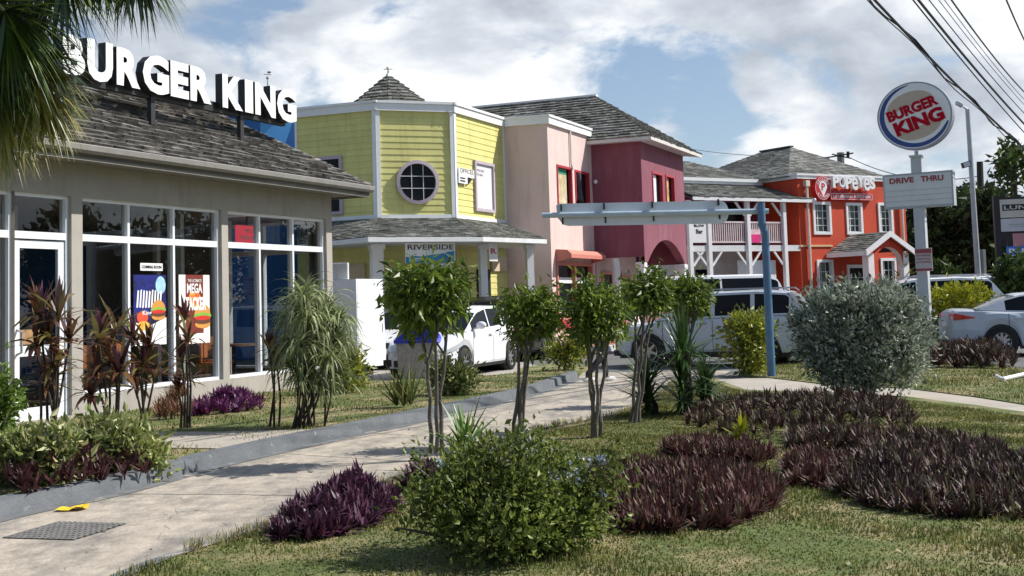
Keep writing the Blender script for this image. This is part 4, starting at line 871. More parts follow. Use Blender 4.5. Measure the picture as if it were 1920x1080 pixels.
# roof
rz = 8.42; r1 = FR.p(LR*.47, -3.3, rz); r2 = FR.p(LR*.47, -5.0, rz)
r1 = PL(1482, 277, FR.p(LR*.5, 0, 0), B+pi/2); r1[2] = rz; n1_ = FR.nn(r1); u1_ = FR.u(r1); r2 = FR.p(u1_, n1_-1.9, rz)
ec = [FR.p(-.2, -.35, HT+.1), FR.p(LR+.1, -.35, HT+.1), FR.p(LR+.1, n1_*2-1.4, HT+.1), FR.p(-.2-1.0, n1_*2-1.4, HT+.1)]
m = MB(); shingles(m, ec[0], ec[1], r1, r1, .2, .3, .03); shingles(m, ec[3], ec[0], r2, r1, .2, .3, .03); shingles(m, ec[1], ec[2], r1, r2, .22, .35, .03); shingles(m, ec[2], ec[3], r2, r2, .22, .35, .03)
o = part('roof', m, [SHAKE2, UNDER], pp); m = MB(); m.bx(r1-FR.d*.12+FR.n*.1, -FR.n*2.1, FR.d*.24, (0, 0, .07)); part('ridge_cap', m, mat('dark_ridge', (.08, .08, .08), .8), o)
# porch
u0 = FR.px(1562, 475)[0]; u1 = FR.px(1712, 470)[0]
pu0, pu1 = FR.px(1590, 500)[0], FR.px(1690, 470)[0]
PN_ = 2.2; zE = FR.px(1625, 470, PN_)[1]; zR = FR.px(1666, 434, PN_)[1]; a0 = FR.px(1622, 465, PN_)[0]; a1 = FR.px(1715, 465, PN_)[0]; am = (a0+a1)/2
m = MB(); shingles(m, FR.p(a0, .05, zE), FR.p(a0, PN_, zE), FR.p(am, .05, zR), FR.p(am, PN_, zR), .18, .25, .03); shingles(m, FR.p(a1, PN_, zE), FR.p(a1, .05, zE), FR.p(am, PN_, zR), FR.p(am, .05, zR), .18, .25, .03)
prf = part('porch_roof', m, [SHAKE2, UNDER], pp)
m = MB()
for s_, e_ in ((a0, zE), (a1, zE)):
    m.prism([FR.p(s_, PN_, e_+.02), FR.p(am, PN_, zR+.02), FR.p(am, PN_, zR-.22), FR.p(s_, PN_, e_-.22)], FR.n*.08)
FR.box(m, a0-.03, a0+.05, .0, PN_, zE-.2, zE-.0)
part('gable_trim', m, WHITE, prf)
m = MB(); b0_, b1_ = a0+.3, a1-.3; K = 12; zs_ = zE-.45
for i in range(K):
    x0_, x1_ = b0_+.3+(b1_-b0_-.6)*i/K, b0_+.3+(b1_-b0_-.6)*(i+1)/K; f0, f1 = [zs_+.85*math.sqrt(max(0, 1-(2*t/K-1)**2)) for t in (i, i+1)]
    gz = lambda x: zE+(zR-zE)*(1-abs(x-am)/(am-a0))-.05
    m.quad(FR.p(x0_, PN_-.12, f0-.25), FR.p(x1_, PN_-.12, f1-.25), FR.p(x1_, PN_-.12, gz(x1_)), FR.p(x0_, PN_-.12, gz(x0_))); m.quad(FR.p(x0_, PN_-.12, f0-.25), FR.p(x1_, PN_-.12, f1-.25), FR.p(x1_, PN_-.42, f1-.25), FR.p(x0_, PN_-.42, f0-.25), 1)
part('porch_arch', m, [RED, WHITED], pp)
for q in (b0_+.15, b1_-.15): m = MB(); m.bx(FR.p(q-.17, PN_-.45, 0), FR.d*.34, FR.n*.34, (0, 0, zE-.1)); part('porch_post', m, WHITE, pp)
m = MB(); q = FR.px(1590, 490)[0]; FR.box(m, q-.1, q+1.05, .0, .06, 0, 2.75); dp = part('door_surround', m, WHITE, pp); m = MB(); FR.box(m, q+.02, q+.93, .06, .075, 0, 2.6); dr = part('door', m, DARKPANE, pp)
m = MB(); frame4(m, FR, q+.04, q+.47, 0.05, 2.2, .04, .075, .09); frame4(m, FR, q+.48, q+.91, 0.05, 2.2, .04, .075, .09); part('door_frame', m, GREYM, dr)
m = MB(); x_ = FR.px(1570, 500); FR.box(m, x_[0], x_[0]+.5, .0, .04, 1.3, 2.3); part('menu_board', m, mat('faded_red_menu', (.45, .12, .06), .6, .4, 6), pp)
# sign: medallion, letters, strip
ps = thing('restaurant_sign', 'wavy white letters with red medallion and red strip on the orange facade', 'sign', FR.p(2.2, .1, 5.3))
cu, cz = FR.px(1541, 353, .15); rr_ = .47
m = MB(); K = 32
def discn(m, cu, cz, r_, n0, n1, fr, mi=0, K=36): m.prism([fr.p(cu+r_*cos(2*pi*i/K), n0, cz+r_*1.1*sin(2*pi*i/K)) for i in range(K)], fr.n*(n1-n0), mi)
discn(m, cu, cz, rr_, .02, .22, FR); md = part('medallion', m, mat('sign_red', (.55, .02, .03), .4, .05), ps)
m = MB()
def ring(m, cu, cz, r0, r1, n, fr, a0=0., a1=2*pi, K=36, sy=1.1):
    for i in range(K):
        t0, t1 = a0+(a1-a0)*i/K, a0+(a1-a0)*(i+1)/K; m.quad(*[fr.p(cu+r_*cos(t), n, cz+r_*sy*sin(t)) for r_, t in ((r0, t0), (r1, t0), (r1, t1), (r0, t1))])
ring(m, cu, cz, .44, .455, .225, FR); m.poly([FR.p(cu+.25*cos(a)*1.0, .226, cz+.05+.27*sin(a)) for a in [pi*i/12 for i in range(13)]]+[FR.p(cu, .226, cz-.38)]); part('white_emblem', m, WHITE, md)
m = MB(); text(m, 'P', FR, cu-.1, cu+.12, cz-.1, cz+.22, .228, .004, .03); part('emblem_letter', m, mat('sign_red', (.55, .02, .03)), md)
def arctext(mb, s, fr, cu, cz, r_, h, a0, a1, n, inward=False):
    k = len(s)
    for i, ch in enumerate(s):
        t = a0+(a1-a0)*(i+.5)/k; v, f = text_raw(ch, .02, .5)
        if not len(v): continue
        lo, hi = v.min(0), v.max(0); x = (v[:, 0]-(lo[0]+hi[0])/2)/.72*h; y = (v[:, 1])/.72*h
        if inward: x, y = x, y-h; up = np.array([-cos(t), -sin(t)]); rt = np.array([-sin(t), cos(t)]); base = r_
        else: up = np.array([cos(t), sin(t)]); rt = np.array([sin(t), -cos(t)]); base = r_
        if inward: y = y+0
        U = cu+cos(t)*base+x*rt[0]+y*up[0]; Z = cz+(sin(t)*base+x*rt[1]+y*up[1])*1.0
        mb.add([fr.p(a, n+.004*(c > 0), b) for a, b, c in zip(U, Z, v[:, 2])], f)
m = MB(); arctext(m, 'LOUISIANA', FR, cu, cz, .33, .10, R_(155), R_(25), .226); arctext(m, 'KITCHEN', FR, cu, cz, .33, .10, R_(215), R_(325), .226, True); part('ring_lettering', m, WHITE, md)
ua, _z = FR.px(1561, 345, .3); ub, _z = FR.px(1640, 345, .3); zt_ = FR.px(1600, 331, .3)[1]; zb_ = FR.px(1600, 353, .3)[1]
x_ = ua; wds = [1, 1.0, 1, .95, .95, .95, .9]; tot = sum(wds)
for i, ch in enumerate('POPeYeS'):
    w_ = (ub-ua)*wds[i]/tot; dz = (.0, .02, -.03, -.08, .05, -.09, -.02)[i]; m = MB(); text(m, ch, FR, x_, x_+w_*1.0, zb_+dz, zt_+dz*.4, .2, .14, .045 if ch in 'PYS' else .018); part('letter', m, WHITE, ps); x_ += w_
z1_, z0_ = FR.px(1600, 362, .2)[1], FR.px(1600, 375, .2)[1]; m = MB(); FR.box(m, ua, ub-.02, .02, .16, z0_, z1_); st_ = part('strip', m, mat('sign_red', (.55, .02, .03)), ps)
m = MB(); frame4(m, FR, ua+.02, ub-.04, z0_+.02, z1_-.02, .015, .161, .166); text(m, 'LOUISIANA KITCHEN', FR, ua+.15, ub-.17, z0_+.09, z1_-.09, .162, .006, .02); part('strip_lettering', m, WHITE, st_)
m = MB(); text(m, 'Famous Chicken', FR, ua+.1, ub-.3, z1_+.02, z1_+.16, .1, .03, .01); part('script_lettering', m, mat('sign_red', (.55, .02, .03)), ps)
# wing
WP = PL(1431, 341, C0, B+pi/2); WP = g2(WP); Fw = Fr(WP, B); UL = Fw.px(1283, 336)[0]-1.5; WH = 6.55
wg = thing('balcony_wing', 'balcony wing with white posts and railing between the pink and orange buildings', 'building', Fw.p(UL/2, 0, 0))
bn = 2.1; zfl = 3.62
m = MB(); gd0, gd1 = Fw.px(1338, 480)[0], Fw.px(1402, 480)[0]
m.quad(Fw.p(UL, 0, zfl), Fw.p(0, 0, zfl), Fw.p(0, 0, WH), Fw.p(UL, 0, WH)); part('upper_wall', m, mat('dark_maroon_wall', (.22, .03, .06), .8), wg)
m = MB(); m.quad(Fw.p(gd1, 0, 0), Fw.p(0, 0, 0), Fw.p(0, 0, zfl), Fw.p(gd1, 0, zfl)); part('red_lower_wall', m, RED, wg)
m = MB(); m.quad(Fw.p(UL, 0, 0), Fw.p(gd1, 0, 0), Fw.p(gd1, 0, zfl), Fw.p(UL, 0, zfl)); part('white_lower_wall', m, WHITED, wg)
m = MB(); Fw.box(m, gd0-.1, gd1+.02, 1.6, 1.7, .0, 3.0)
for i in range(7): Fw.box(m, gd0-.08, gd1, 1.7, 1.712, .1+i*.42, .48+i*.42)
part('roller_door', m, WHITE, wg)
m = MB(); Fw.box(m, Fw.px(1303, 500)[0], gd0-.45, .02, .06, 0, 2.7); part('dark_arch', m, DARKPANE, wg)
for xx in (1378, 1440): u_ = Fw.px(xx, 400)[0]; m = MB(); Fw.box(m, u_-.5, u_+.4, .01, .04, zfl+.7, zfl+1.95); part('window', m, DARKPANE, wg)
m = MB(); Fw.box(m, UL, -.12, -.1, .10, WH-.18, WH-.06); Fw.box(m, UL, -.10, -.1, .16, WH-.06, WH+.08); part('cornice', m, WHITE, wg)
m = MB(); shingles(m, Fw.p(UL, bn+.25, 5.6), Fw.p(.75, bn+.25, 5.6), Fw.p(UL, .0, WH-.2), Fw.p(-.05, .0, WH-.2), .17, .25, .03); prf = part('pent_roof', m, [SHAKE2, UNDER], wg)
m = MB(); Fw.box(m, UL, .72, bn+.18, bn+.24, 5.44, 5.58); m.quad(Fw.p(UL, bn+.2, 5.5), Fw.p(.7, bn+.2, 5.5), Fw.p(.0, 0, 6.2), Fw.p(UL, 0, 6.2)); m.ball(Fw.p(.72, bn+.25, 5.55), .08); part('pent_fascia', m, WHITE, wg)
m = MB(); Fw.box(m, UL, .1, 0, bn, zfl-.02, zfl+.0); Fw.box(m, UL, .1, bn-.1, bn, zfl-.25, zfl-.021); part('balcony_floor', m, WHITED, wg)
pu = [Fw.px(x_, 480, bn)[0] for x_ in (1295, 1331, 1405, 1473)]
for q in pu: m = MB(); Fw.box(m, q-.085, q+.085, bn-.1, bn+.07, 0, 5.45); part('post', m, WHITE, wg)
for a, b in zip(pu[:-1], pu[1:]):
    for zz in (zfl-.25, 5.44):
        for s_, k in ((a, 1), (b, -1)):
            m = MB(); m.bx(Fw.p(s_+k*.08, bn-.05, zz-.6), Fw.d*k*.5+np.array([0, 0, .58]), Fw.d*k*.1, Fw.n*.07); part('brace', m, WHITE, wg)
for a, b in zip(pu[:-1], pu[1:]):
    m = MB(); Fw.box(m, a+.085, b-.085, bn-.06, bn+.0, zfl+.92, zfl+.99); Fw.box(m, a+.085, b-.085, bn-.06, bn+.0, zfl+.10, zfl+.17); q = a+.14
    while q < b-.12: Fw.box(m, q, q+.045, bn-.045, bn-.015, zfl+.17, zfl+.92); q += .115
    part('railing', m, mat('pinkish_white_rail', (.62, .52, .52), .6), wg)
# wing roof behind the cornice
m = MB(); q0 = PL(1283, 302, Fw.p(0, -2.5, 0), B); q1 = PL(1372, 330, Fw.p(0, -2.5, 0), B); ur = Fw.u(q0); zr = q0[2]; uz = Fw.u(q1)
shingles(m, Fw.p(UL, -.15, WH+.06), Fw.p(uz+.3, -.15, WH+.06), Fw.p(UL, -2.5, zr), Fw.p(ur, -2.5, zr), .2, .3, .03); shingles(m, Fw.p(uz+.3, -.15, WH+.06), Fw.p(uz+.3, -5, WH+.06), Fw.p(ur, -2.5, zr), Fw.p(ur, -2.6, zr), .2, .3, .03)
part('roof', m, [SHAKE2, UNDER], wg)
# signs on the balcony
a_, b_ = Fw.px(1297, 420, bn+.02), Fw.px(1324, 455, bn+.02)
t = thing('balcony_sign', 'white sign with black lettering between the left balcony posts', 'sign', Fw.p(a_[0], bn, b_[1])); m = MB(); Fw.box(m, a_[0], b_[0], bn+.02, bn+.05, b_[1], a_[1]); part('board', m, WHITE, t)
m = MB(); h_ = a_[1]-b_[1]; w_ = b_[0]-a_[0]; text(m, 'BLOW', Fw, a_[0]+.12*w_, b_[0]-.12*w_, a_[1]-.16*h_, a_[1]-.02*h_, bn+.052, .005, .03); text(m, 'Bar', Fw, a_[0]+.25*w_, b_[0]-.25*w_, a_[1]-.52*h_, a_[1]-.28*h_, bn+.052, .005, .03); part('lettering', m, BLACK, t)
a_, b_ = Fw.px(1408, 430, bn+.02), Fw.px(1426, 455, bn+.02); h_ = a_[1]-b_[1]
t = thing('balcony_banner', 'small bright pink banner hung on the balcony railing', 'banner', Fw.p(a_[0], bn, b_[1])); m = MB(); Fw.box(m, a_[0], b_[0], bn+.01, bn+.03, b_[1], b_[1]+.62*h_, 0); Fw.box(m, a_[0], b_[0], bn+.011, bn+.029, b_[1]+.62*h_, a_[1], 1); part('cloth', m, [mat('magenta_cloth', (.75, .02, .2), .6), mat('pale_pink_cloth', (.75, .5, .55), .6, .3, 9)], t)
# utility cabinet with red top
q = G(1557, 590); m = MB(); Fc = Fr(g2(FR.p(.9, 2.8, 0)), B); t = thing('drinks_cabinet', 'grey cabinet with a bright red top in front of the orange wall', 'cabinet', Fc.p(.6, 0, 0)); Fc.box(m, .0, 1.35, 0, .7, 0, 1.55); part('cabinet_body', m, mat('greenish_grey_metal', (.22, .26, .22), .6), t); m = MB(); Fc.box(m, -.12, 1.45, -.1, .8, 1.55, 1.85); part('red_top', m, mat('bright_red_plastic', (.62, .03, .04), .4), t)

# ================================================================== FREE STANDING SIGNS, POLES
def dstep(px, py, d): return PD(px, py, d)
Fd = Fr(g2(PD(1730, 500, 31)), R_(122))
bs = thing('pole_sign', 'tall grey pole sign with a round blue rimmed disc above a DRIVE THRU board', 'sign', Fd.p(0, 0, 0))
pz = lambda x, y, n=0: Fd.px(x, y, n)
m = MB(); pt = pz(1720, 292)[1]; m.bx(Fd.p(-.13, -.13, 0), Fd.d*.26, Fd.n*.22, (0, 0, pt)); m.tube([Fd.p(0, 0, pt), Fd.p(0, 0, pt+.12)], .05, 8); m.bx(Fd.p(-.15, -.15, pt-.04), Fd.d*.3, Fd.n*.3, (0, 0, .05)); part('pole', m, mat('pale_grey_steel', (.46, .48, .5), .5, .08), bs)
cu, cz = pz(1714.5, 217, .1); r_ = (pz(1714, 153, .1)[1]-pz(1714, 281, .1)[1])/2
m = MB(); K = 56
def dsc(m, r, n0, n1, mi=0): m.prism([Fd.p(cu+r*1.08*cos(2*pi*i/K), n0, cz+r*sin(2*pi*i/K)) for i in range(K)], Fd.n*(n1-n0), mi)
dsc(m, r_, -.14, .12); dk = part('disc', m, mat('silver_rim', (.30, .31, .36), .35, .05, metal=.3), bs)
m = MB(); dsc(m, r_*.955, .12, .125); part('disc_face', m, mat('disc_face_white', (.78, .78, .77), .35, .04), dk)
def dp(pts, n, mat_, nm, rot=R_(18)):
    m = MB(); m.poly([Fd.p(cu+(x*cos(rot)-y*sin(rot))*r_*1.08, n, cz+(x*sin(rot)+y*cos(rot))*r_) for x, y in pts]); return part(nm, m, mat_, dk)
BUN = mat('bun_tan', (.50, .40, .31), .4, .04); 
dp([(.52*cos(a)*1.25, .30+.42*sin(a)) for a in [pi*i/20 for i in range(21)]], .1275, BUN, 'bun_top'); dp([(.62*cos(a), -.34-.36*sin(a)) for a in [pi*i/20 for i in range(21)]], .1275, BUN, 'bun_bottom')
m = MB(); rot = 0
K2 = 40
for i in range(K2):
    a0, a1 = R_(95)+(R_(345)-R_(95))*i/K2, R_(95)+(R_(345)-R_(95))*(i+1)/K2
    def wr(t): return .93, .93-.14*sin(pi*min(1, max(0, (t-R_(95))/R_(250))))**.6-.04*max(0, (t-R_(280))/R_(65))
    (o0, i0), (o1, i1) = wr(a0), wr(a1); m.quad(*[Fd.p(cu+q*r_*1.08*cos(t), .128, cz+q*r_*sin(t)) for q, t in ((o0, a0), (o1, a1), (i1, a1), (i0, a0))])
part('blue_swoosh', m, mat('swoosh_blue', (.02, .05, .22), .4), dk)
m = MB(); rot = R_(17)
def ttx(m, s, x0, x1, y0, y1, bold):
    v, f = text_raw(s, bold, .5); lo, hi = v.min(0), v.max(0); X = x0+(v[:, 0]-lo[0])/(hi[0]-lo[0])*(x1-x0); Y_ = y0+(v[:, 1]-lo[1])/(hi[1]-lo[1])*(y1-y0); Nn = .129+(v[:, 2] > 0)*.02
    m.add([Fd.p(cu+(x*cos(rot)-y*sin(rot))*r_*1.08, n, cz+(x*sin(rot)+y*cos(rot))*r_) for x, y, n in zip(X, Y_, Nn)], f)
ttx(m, 'BURGER', -.68, .72, .06, .38, .045); ttx(m, 'KING', -.62, .74, -.42, .0, .05); part('lettering', m, mat('logo_red', (.42, .006, .02), .8, .05, spec=.1), dk)
u0, z1 = pz(1655, 329, .1); u1, z0 = pz(1790, 387, .1); z1 = pz(1722, 323.5, .1)[1]; z0 = pz(1722, 389, .1)[1]
m = MB(); Fd.box(m, u0, u1, -.14, .12, z0, z1); bx_ = part('board', m, mat('board_side', (.38, .40, .42), .5, .06), bs)
m = MB(); Fd.box(m, u0+.04, u1-.04, .12, .125, z0+.05, z1-.05); fc = part('board_face', m, mat('board_face_grey', (.62, .63, .62), .4, .05), bx_)
m = MB(); 
for k in range(1, 4): zz = z0+.05+(z1-z0-.35)*k/4; Fd.box(m, u0+.04, u1-.04, .125, .131, zz-.004, zz+.004)
part('rail', m, GREYM, bx_)
m = MB(); ww = u1-u0; text(m, 'DRIVE', Fd, u0+.10*ww, u0+.45*ww, z1-.24, z1-.1, .128, .01, .028); text(m, 'THRU', Fd, u0+.55*ww, u0+.87*ww, z1-.24, z1-.1, .128, .01, .028); part('lettering', m, mat('dark_red_print', (.30, .015, .03), .4), bx_)
t = thing('notice_plate', 'small red and white notice plate strapped to the drive thru sign pole', 'notice', Fd.p(0, .15, 2)); u0, z1 = pz(1715, 466, .15); u1, z0 = pz(1749, 508, .15); m = MB(); Fd.box(m, u0, u1, .14, .16, z0, z1); part('plate', m, mat('notice_face', (.50, .44, .44), .5, .1, 6), t)
hh = z1-z0
for za, zb in ((z1-.22*hh, z1-.04*hh), (z0+.02*hh, z0+.12*hh)): m = MB(); Fd.box(m, u0, u1, .16, .164, za, zb); part('red_band', m, mat('faded_red', (.32, .05, .07), .5), t)
m = MB(); text(m, 'NO PARKING', Fd, u0+.03, u1-.03, z1-.36*hh, z1-.27*hh, .161, .004, .01); text(m, 'VIOLATORS WILL', Fd, u0+.03, u1-.03, z1-.50*hh, z1-.42*hh, .161, .004, .0); text(m, 'BE CLAMPED', Fd, u0+.03, u1-.03, z1-.64*hh, z1-.56*hh, .161, .004, .0); part('lettering', m, mat('dark_red_print', (.30, .015, .03)), t)

# clearance bar gantry
gp = g2(G(1447, 710)); Fg = Fr(gp, R_(93))
gt = thing('clearance_gantry', 'blue post with long horizontal pipe carrying a white rounded clearance panel', 'gantry', gp)
Fb = Fr(gp, R_(93)); topz = Fb.px(1430, 380)[1]; armz = Fb.px(1430, 394)[1]; ul = Fb.px(1016, 403)[0]; zl = Fb.px(1016, 403)[1]; ur = Fb.px(1443, 395)[0]
m = MB(); m.tube([Fb.p(0, 0, 0), Fb.p(0, 0, topz-.55), Fb.p(-.05, 0, topz-.42), Fb.p(-.05, 0, topz)], [.078, .072, .072, .072], 16); part('post', m, mat('blue_paint', (.07, .155, .27), .5, .2, 5., bump=.3, col2=(.14, .16, .17), c2scale=6, c2pos=(.60, .68)), gt, smooth=False)
m = MB(); pa, pb_ = Fb.p(ul, -.13, zl), Fb.p(ur, -.13, Fb.px(1443, 395)[1]); m.tube([pa, pb_], .052, 14); part('arm', m, mat('pale_blue_steel', (.40, .48, .54), .45, .15, 6.), gt)
m = MB(); K = 10; u0, z1 = Fb.px(1042, 380); u1 = Fb.px(1366, 380)[0]; z0 = Fb.px(1100, 421)[1]; zc_ = (z0+z1)/2; rz_ = (z1-z0)/2; sl = (Fb.px(1443, 395)[1]-zl)/(ur-ul)
pts = [(u1-.12+.14*cos(a), zc_+sl*(u1-ul)+rz_*sin(a)) for a in [-pi/2+pi*i/K for i in range(K+1)]]+[(u0+.05, z1+sl*(u0-ul)-.0), (u0, z1-.04), (u0+.02, zc_-.05), (u0+.12, z0+.03), (u0+.22, z0)]
m.prism([Fb.p(a, -.26, b) for a, b in pts], Fb.n*.045); part('panel', m, mat('panel_white', (.62, .65, .68), .5, .06), gt)
m = MB()
for q in (1052, 1133, 1224, 1349): u_ = Fb.px(q, 390)[0]; Fb.box(m, u_-.015, u_+.015, -.213, -.10, zc_+.07, z1-.03); Fb.box(m, u_+.005, u_+.035, -.213, -.20, z0+.03, zc_-.06)
part('strap', m, BLACK, gt)

# lamp post with floodlight
lp = g2(PD(1836, 540, 50)); tl = PD(1814, 205, 50)
t = thing('lamp_post', 'tall grey lamp post with angled lamp head and a floodlight halfway up', 'street lamp', lp)
m = MB(); m.tube([lp, [tl[0], tl[1], tl[2]]], [.13, .09], 10); part('pole', m, mat('lamp_pole_grey', (.40, .42, .43), .5, .1), t)
hd = PD(1793, 194, 50); m = MB(); m.tube([tl, (tl*2+hd)/3+[0, 0, .02]], .05, 6); d_ = hd-tl; m.bx((tl+hd)/2+[0, -.12, -.04], d_*.5, (0, .25, 0), (0, 0, .12)); part('lamp_head', m, mat('pale_grey_steel', (.46, .48, .5)), t)
fl_ = PD(1812, 311, 49.8); m = MB(); m.bx(fl_+[-.14, -.1, -.1], (.3, 0, .08), (0, .2, 0), (-.05, 0, .22)); f_o = part('floodlight', m, BLACK, t); m = MB(); m.quad(fl_+[-.12, -.115, -.07], fl_+[.13, -.115, -.0], fl_+[.09, -.115, .17], fl_+[-.16, -.115, .10]); part('lens', m, LAMPG, f_o)
up_ = g2(PD(1843, 540, 85)); tu = PD(1837, 303, 85); t = thing('utility_pole', 'dark wooden utility pole behind the grey lamp post', 'utility pole', up_); m = MB(); m.tube([up_, tu], [.32, .22], 8); part('pole', m, DBARK, t); m = MB(); m.tube([PD(1838, 352, 84.6), PD(1862, 350, 84.6)], .08, 6); m.tube([PD(1836, 385, 84.6), PD(1850, 350, 84.6)], .05, 6); part('crossarm', m, DBARK, t)
qp = g2(PD(1577, 400, 95)); t = thing('utility_pole', 'grey concrete utility pole rising beyond the orange restaurant roof', 'utility pole', qp); tu = PD(1576, 286, 95); m = MB(); m.tube([qp, tu], .28, 8); part('pole', m, mat('concrete_pole', (.22, .22, .22), .9), t)
m = MB(); m.tube([PD(1548, 296, 95), PD(1600, 287, 94)], .06, 6); m.tube([PD(1560, 289, 95), PD(1596, 297, 94)], .05, 6); m.tube([PD(1590, 284, 94.5), PD(1590, 296, 94.5)], .12, 6); part('crossarm', m, DBARK, t)
sp = g2(PD(1843, 540, 55)); m = MB(); m.tube([sp, PD(1840, 468, 55)], .18, 8); solo('short_post', m, mat('concrete_pole', (.22, .22, .22)), 'short grey post standing by the lamp post foot', 'post', sp)
# billboard stack at the right edge
Fbb = Fr(g2(PD(1872, 500, 48)), R_(100))
t = thing('directory_sign', 'tall black framed directory sign with stacked cream panels', 'sign', Fbb.p(0, 0, 0)); z_ = lambda y: Fbb.px(1890, y)[1]; u_ = lambda x: Fbb.px(x, 430)[0]
m = MB(); ua = u_(1866); ub = ua+3.6
for q in (ua, ub-.2): Fbb.box(m, q, q+.2, -.3, .0, 0, z_(366))
Fbb.box(m, ua+.2, ub-.2, -.28, -.05, z_(378), z_(369)); Fbb.box(m, ua+.2, ub-.2, -.2, -.1, z_(462), z_(433)); part('frame', m, BLACK, t)
for k, (y0, y1, mt_) in enumerate(((374, 408, (.52, .50, .43)), (410, 434, (.5, .5, .52)))):
    m = MB(); Fbb.box(m, ua+.22, ub-.22, -.06, .02, z_(y1), z_(y0)); o = part('panel', m, mat('dir_panel%d' % k, mt_, .5, .06), t)
    m = MB(); h_ = z_(y0)-z_(y1)
    if k == 0: Fbb.box(m, ua+.3, ua+3.0, .021, .026, z_(y1)+h_*.38, z_(y1)+h_*.72); part('dark_band', m, BLACK, o); m = MB(); text(m, 'LUNCH TIME', Fbb, ua+.36, ua+2.9, z_(y1)+h_*.44, z_(y1)+h_*.66, .027, .006, .02); part('lettering', m, mat('dir_panel0', mt_), o)
    else: Fbb.box(m, ua+.5, ua+2.6, .021, .027, z_(y1)+h_*.5, z_(y1)+h_*.56); Fbb.box(m, ua+.5, ua+2.8, .021, .027, z_(y1)+h_*.34, z_(y1)+h_*.38); part('underline', m, GREYM, o)
Fb2 = Fr(g2(PD(1890, 500, 46)), R_(100)); u2 = lambda x: Fb2.px(x, 470)[0]; z2 = lambda y: Fb2.px(1900, y)[1]
t = thing('roadside_banner', 'pink and blue roadside banner with white capitals below the directory sign', 'banner', Fb2.p(0, 0, 0)); a_ = u2(1887); m = MB(); Fb2.box(m, a_, a_+2.6, 0, .05, z2(486), z2(462), 0); Fb2.box(m, a_+.25, a_+2.6, 0.001, .049, z2(462), z2(438), 1); Fb2.box(m, a_+.05, a_+.13, -.08, 0, 0, z2(450), 2); Fb2.box(m, a_+2.4, a_+2.48, -.08, 0, 0, z2(450), 2)
part('board', m, [mat('banner_blue', (.03, .16, .55), .5), mat('banner_pink', (.45, .2, .22), .5, .2, 4), BLACK], t); m = MB(); text(m, 'BUCKLE UP', Fb2, a_+.08, a_+2.3, z2(474), z2(466), .052, .006, .02); text(m, 'SAVE LIVES', Fb2, a_+.15, a_+2.0, z2(484), z2(478), .052, .006, .01); part('lettering', m, WHITE, t)
# leaning white text board + white wall
Fl = Fr(g2(PD(1865, 560, 42)), R_(97)); a_ = Fl.px(1836, 540)[0]; b_ = Fl.px(1895, 540)[0]; z0, z1 = Fl.px(1865, 562)[1], Fl.px(1865, 524)[1]
t = thing('text_board', 'white board with lines of small grey text beside the parked sedan', 'sign', Fl.p((a_+b_)/2, 0, 0)); m = MB(); m.bx(Fl.p(a_, 0, z0), Fl.d*(b_-a_), Fl.n*.04, (0, 0, z1-z0)); part('board', m, mat('board_white', (.62, .62, .62), .6, .05), t)
m = MB(); h_ = z1-z0
for k, s_ in enumerate(('NOTICE', 'PARKING FOR', 'CUSTOMERS ONLY', 'ALL OTHERS TOWED')): text(m, s_, Fl, a_+.12+(.25 if k == 0 else 0), b_-.12-(.25 if k == 0 else 0), z1-h_*(.22+.2*k), z1-h_*(.12+.2*k), .042, .004, 0)
part('lettering', m, GREYM, t); m = MB(); Fl.box(m, a_+.1, a_+.16, -.06, 0, 0, z1-.1); Fl.box(m, b_-.16, b_-.1, -.06, 0, 0, z1-.1); part('leg', m, GREYM, t)
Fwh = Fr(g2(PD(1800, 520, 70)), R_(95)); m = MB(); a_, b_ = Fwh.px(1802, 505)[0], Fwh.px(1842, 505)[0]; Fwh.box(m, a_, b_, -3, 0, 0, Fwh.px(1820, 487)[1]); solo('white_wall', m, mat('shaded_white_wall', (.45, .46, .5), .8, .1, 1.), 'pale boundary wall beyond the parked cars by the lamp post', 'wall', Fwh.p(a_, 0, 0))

# white equipment box beside the restaurant, bin
Fx = Fr(g2(G(672, 704)), A+.06); m = MB(); zt_ = Fx.px(672, 523)[1]; zb_ = .17; wr_ = Fx.px(717, 520)[0]; wr2 = Fx.px(725, 690)[0]
dv = -D(A+pi/2+.06)*.65; 
bb_ = [Fx.p(0, 0, zb_), Fx.p(wr2, 0, zb_), Fx.p(wr2, 0, zb_)+dv*1.3, Fx.p(0, 0, zb_)+dv*1.3]; tt_ = [Fx.p(-.02, 0, zt_), Fx.p(wr_, 0, zt_), Fx.p(wr_, 0, zt_)+dv*1.2, Fx.p(-.02, 0, zt_)+dv*1.2]
t = thing('equipment_cabinet', 'tall plain white cabinet standing at the corner of the restaurant', 'cabinet', Fx.p(.3, -.3, 0))
m.add(bb_+tt_, [(0, 1, 5, 4), (1, 2, 6, 5), (2, 3, 7, 6), (3, 0, 4, 7), (4, 5, 6, 7), (0, 3, 2, 1)]); part('housing', m, mat('cabinet_white', (.78, .79, .79), .55, .03, 1.), t)
m = MB(); m.bx(Fx.p(.03, -.03, 0), Fx.d*.38, dv, (0, 0, zb_)); part('plinth', m, BLACK, t)
m = MB(); Fx.box(m, .025, .03, .001, .004, zb_+.02, zt_-.02); Fx.box(m, wr_-.06, wr_-.04, .001, .01, .95, 1.15); part('door_seam', m, GREYM, t)
q = g2(G(787, 712)); Fn = Fr(q, R_(95)); t = thing('litter_bin', 'grey litter bin with a pointed blue lid behind the small tree', 'bin', q); w_ = .37
lz = Fn.px(787, 642)[1]; tz = Fn.px(787, 596)[1]
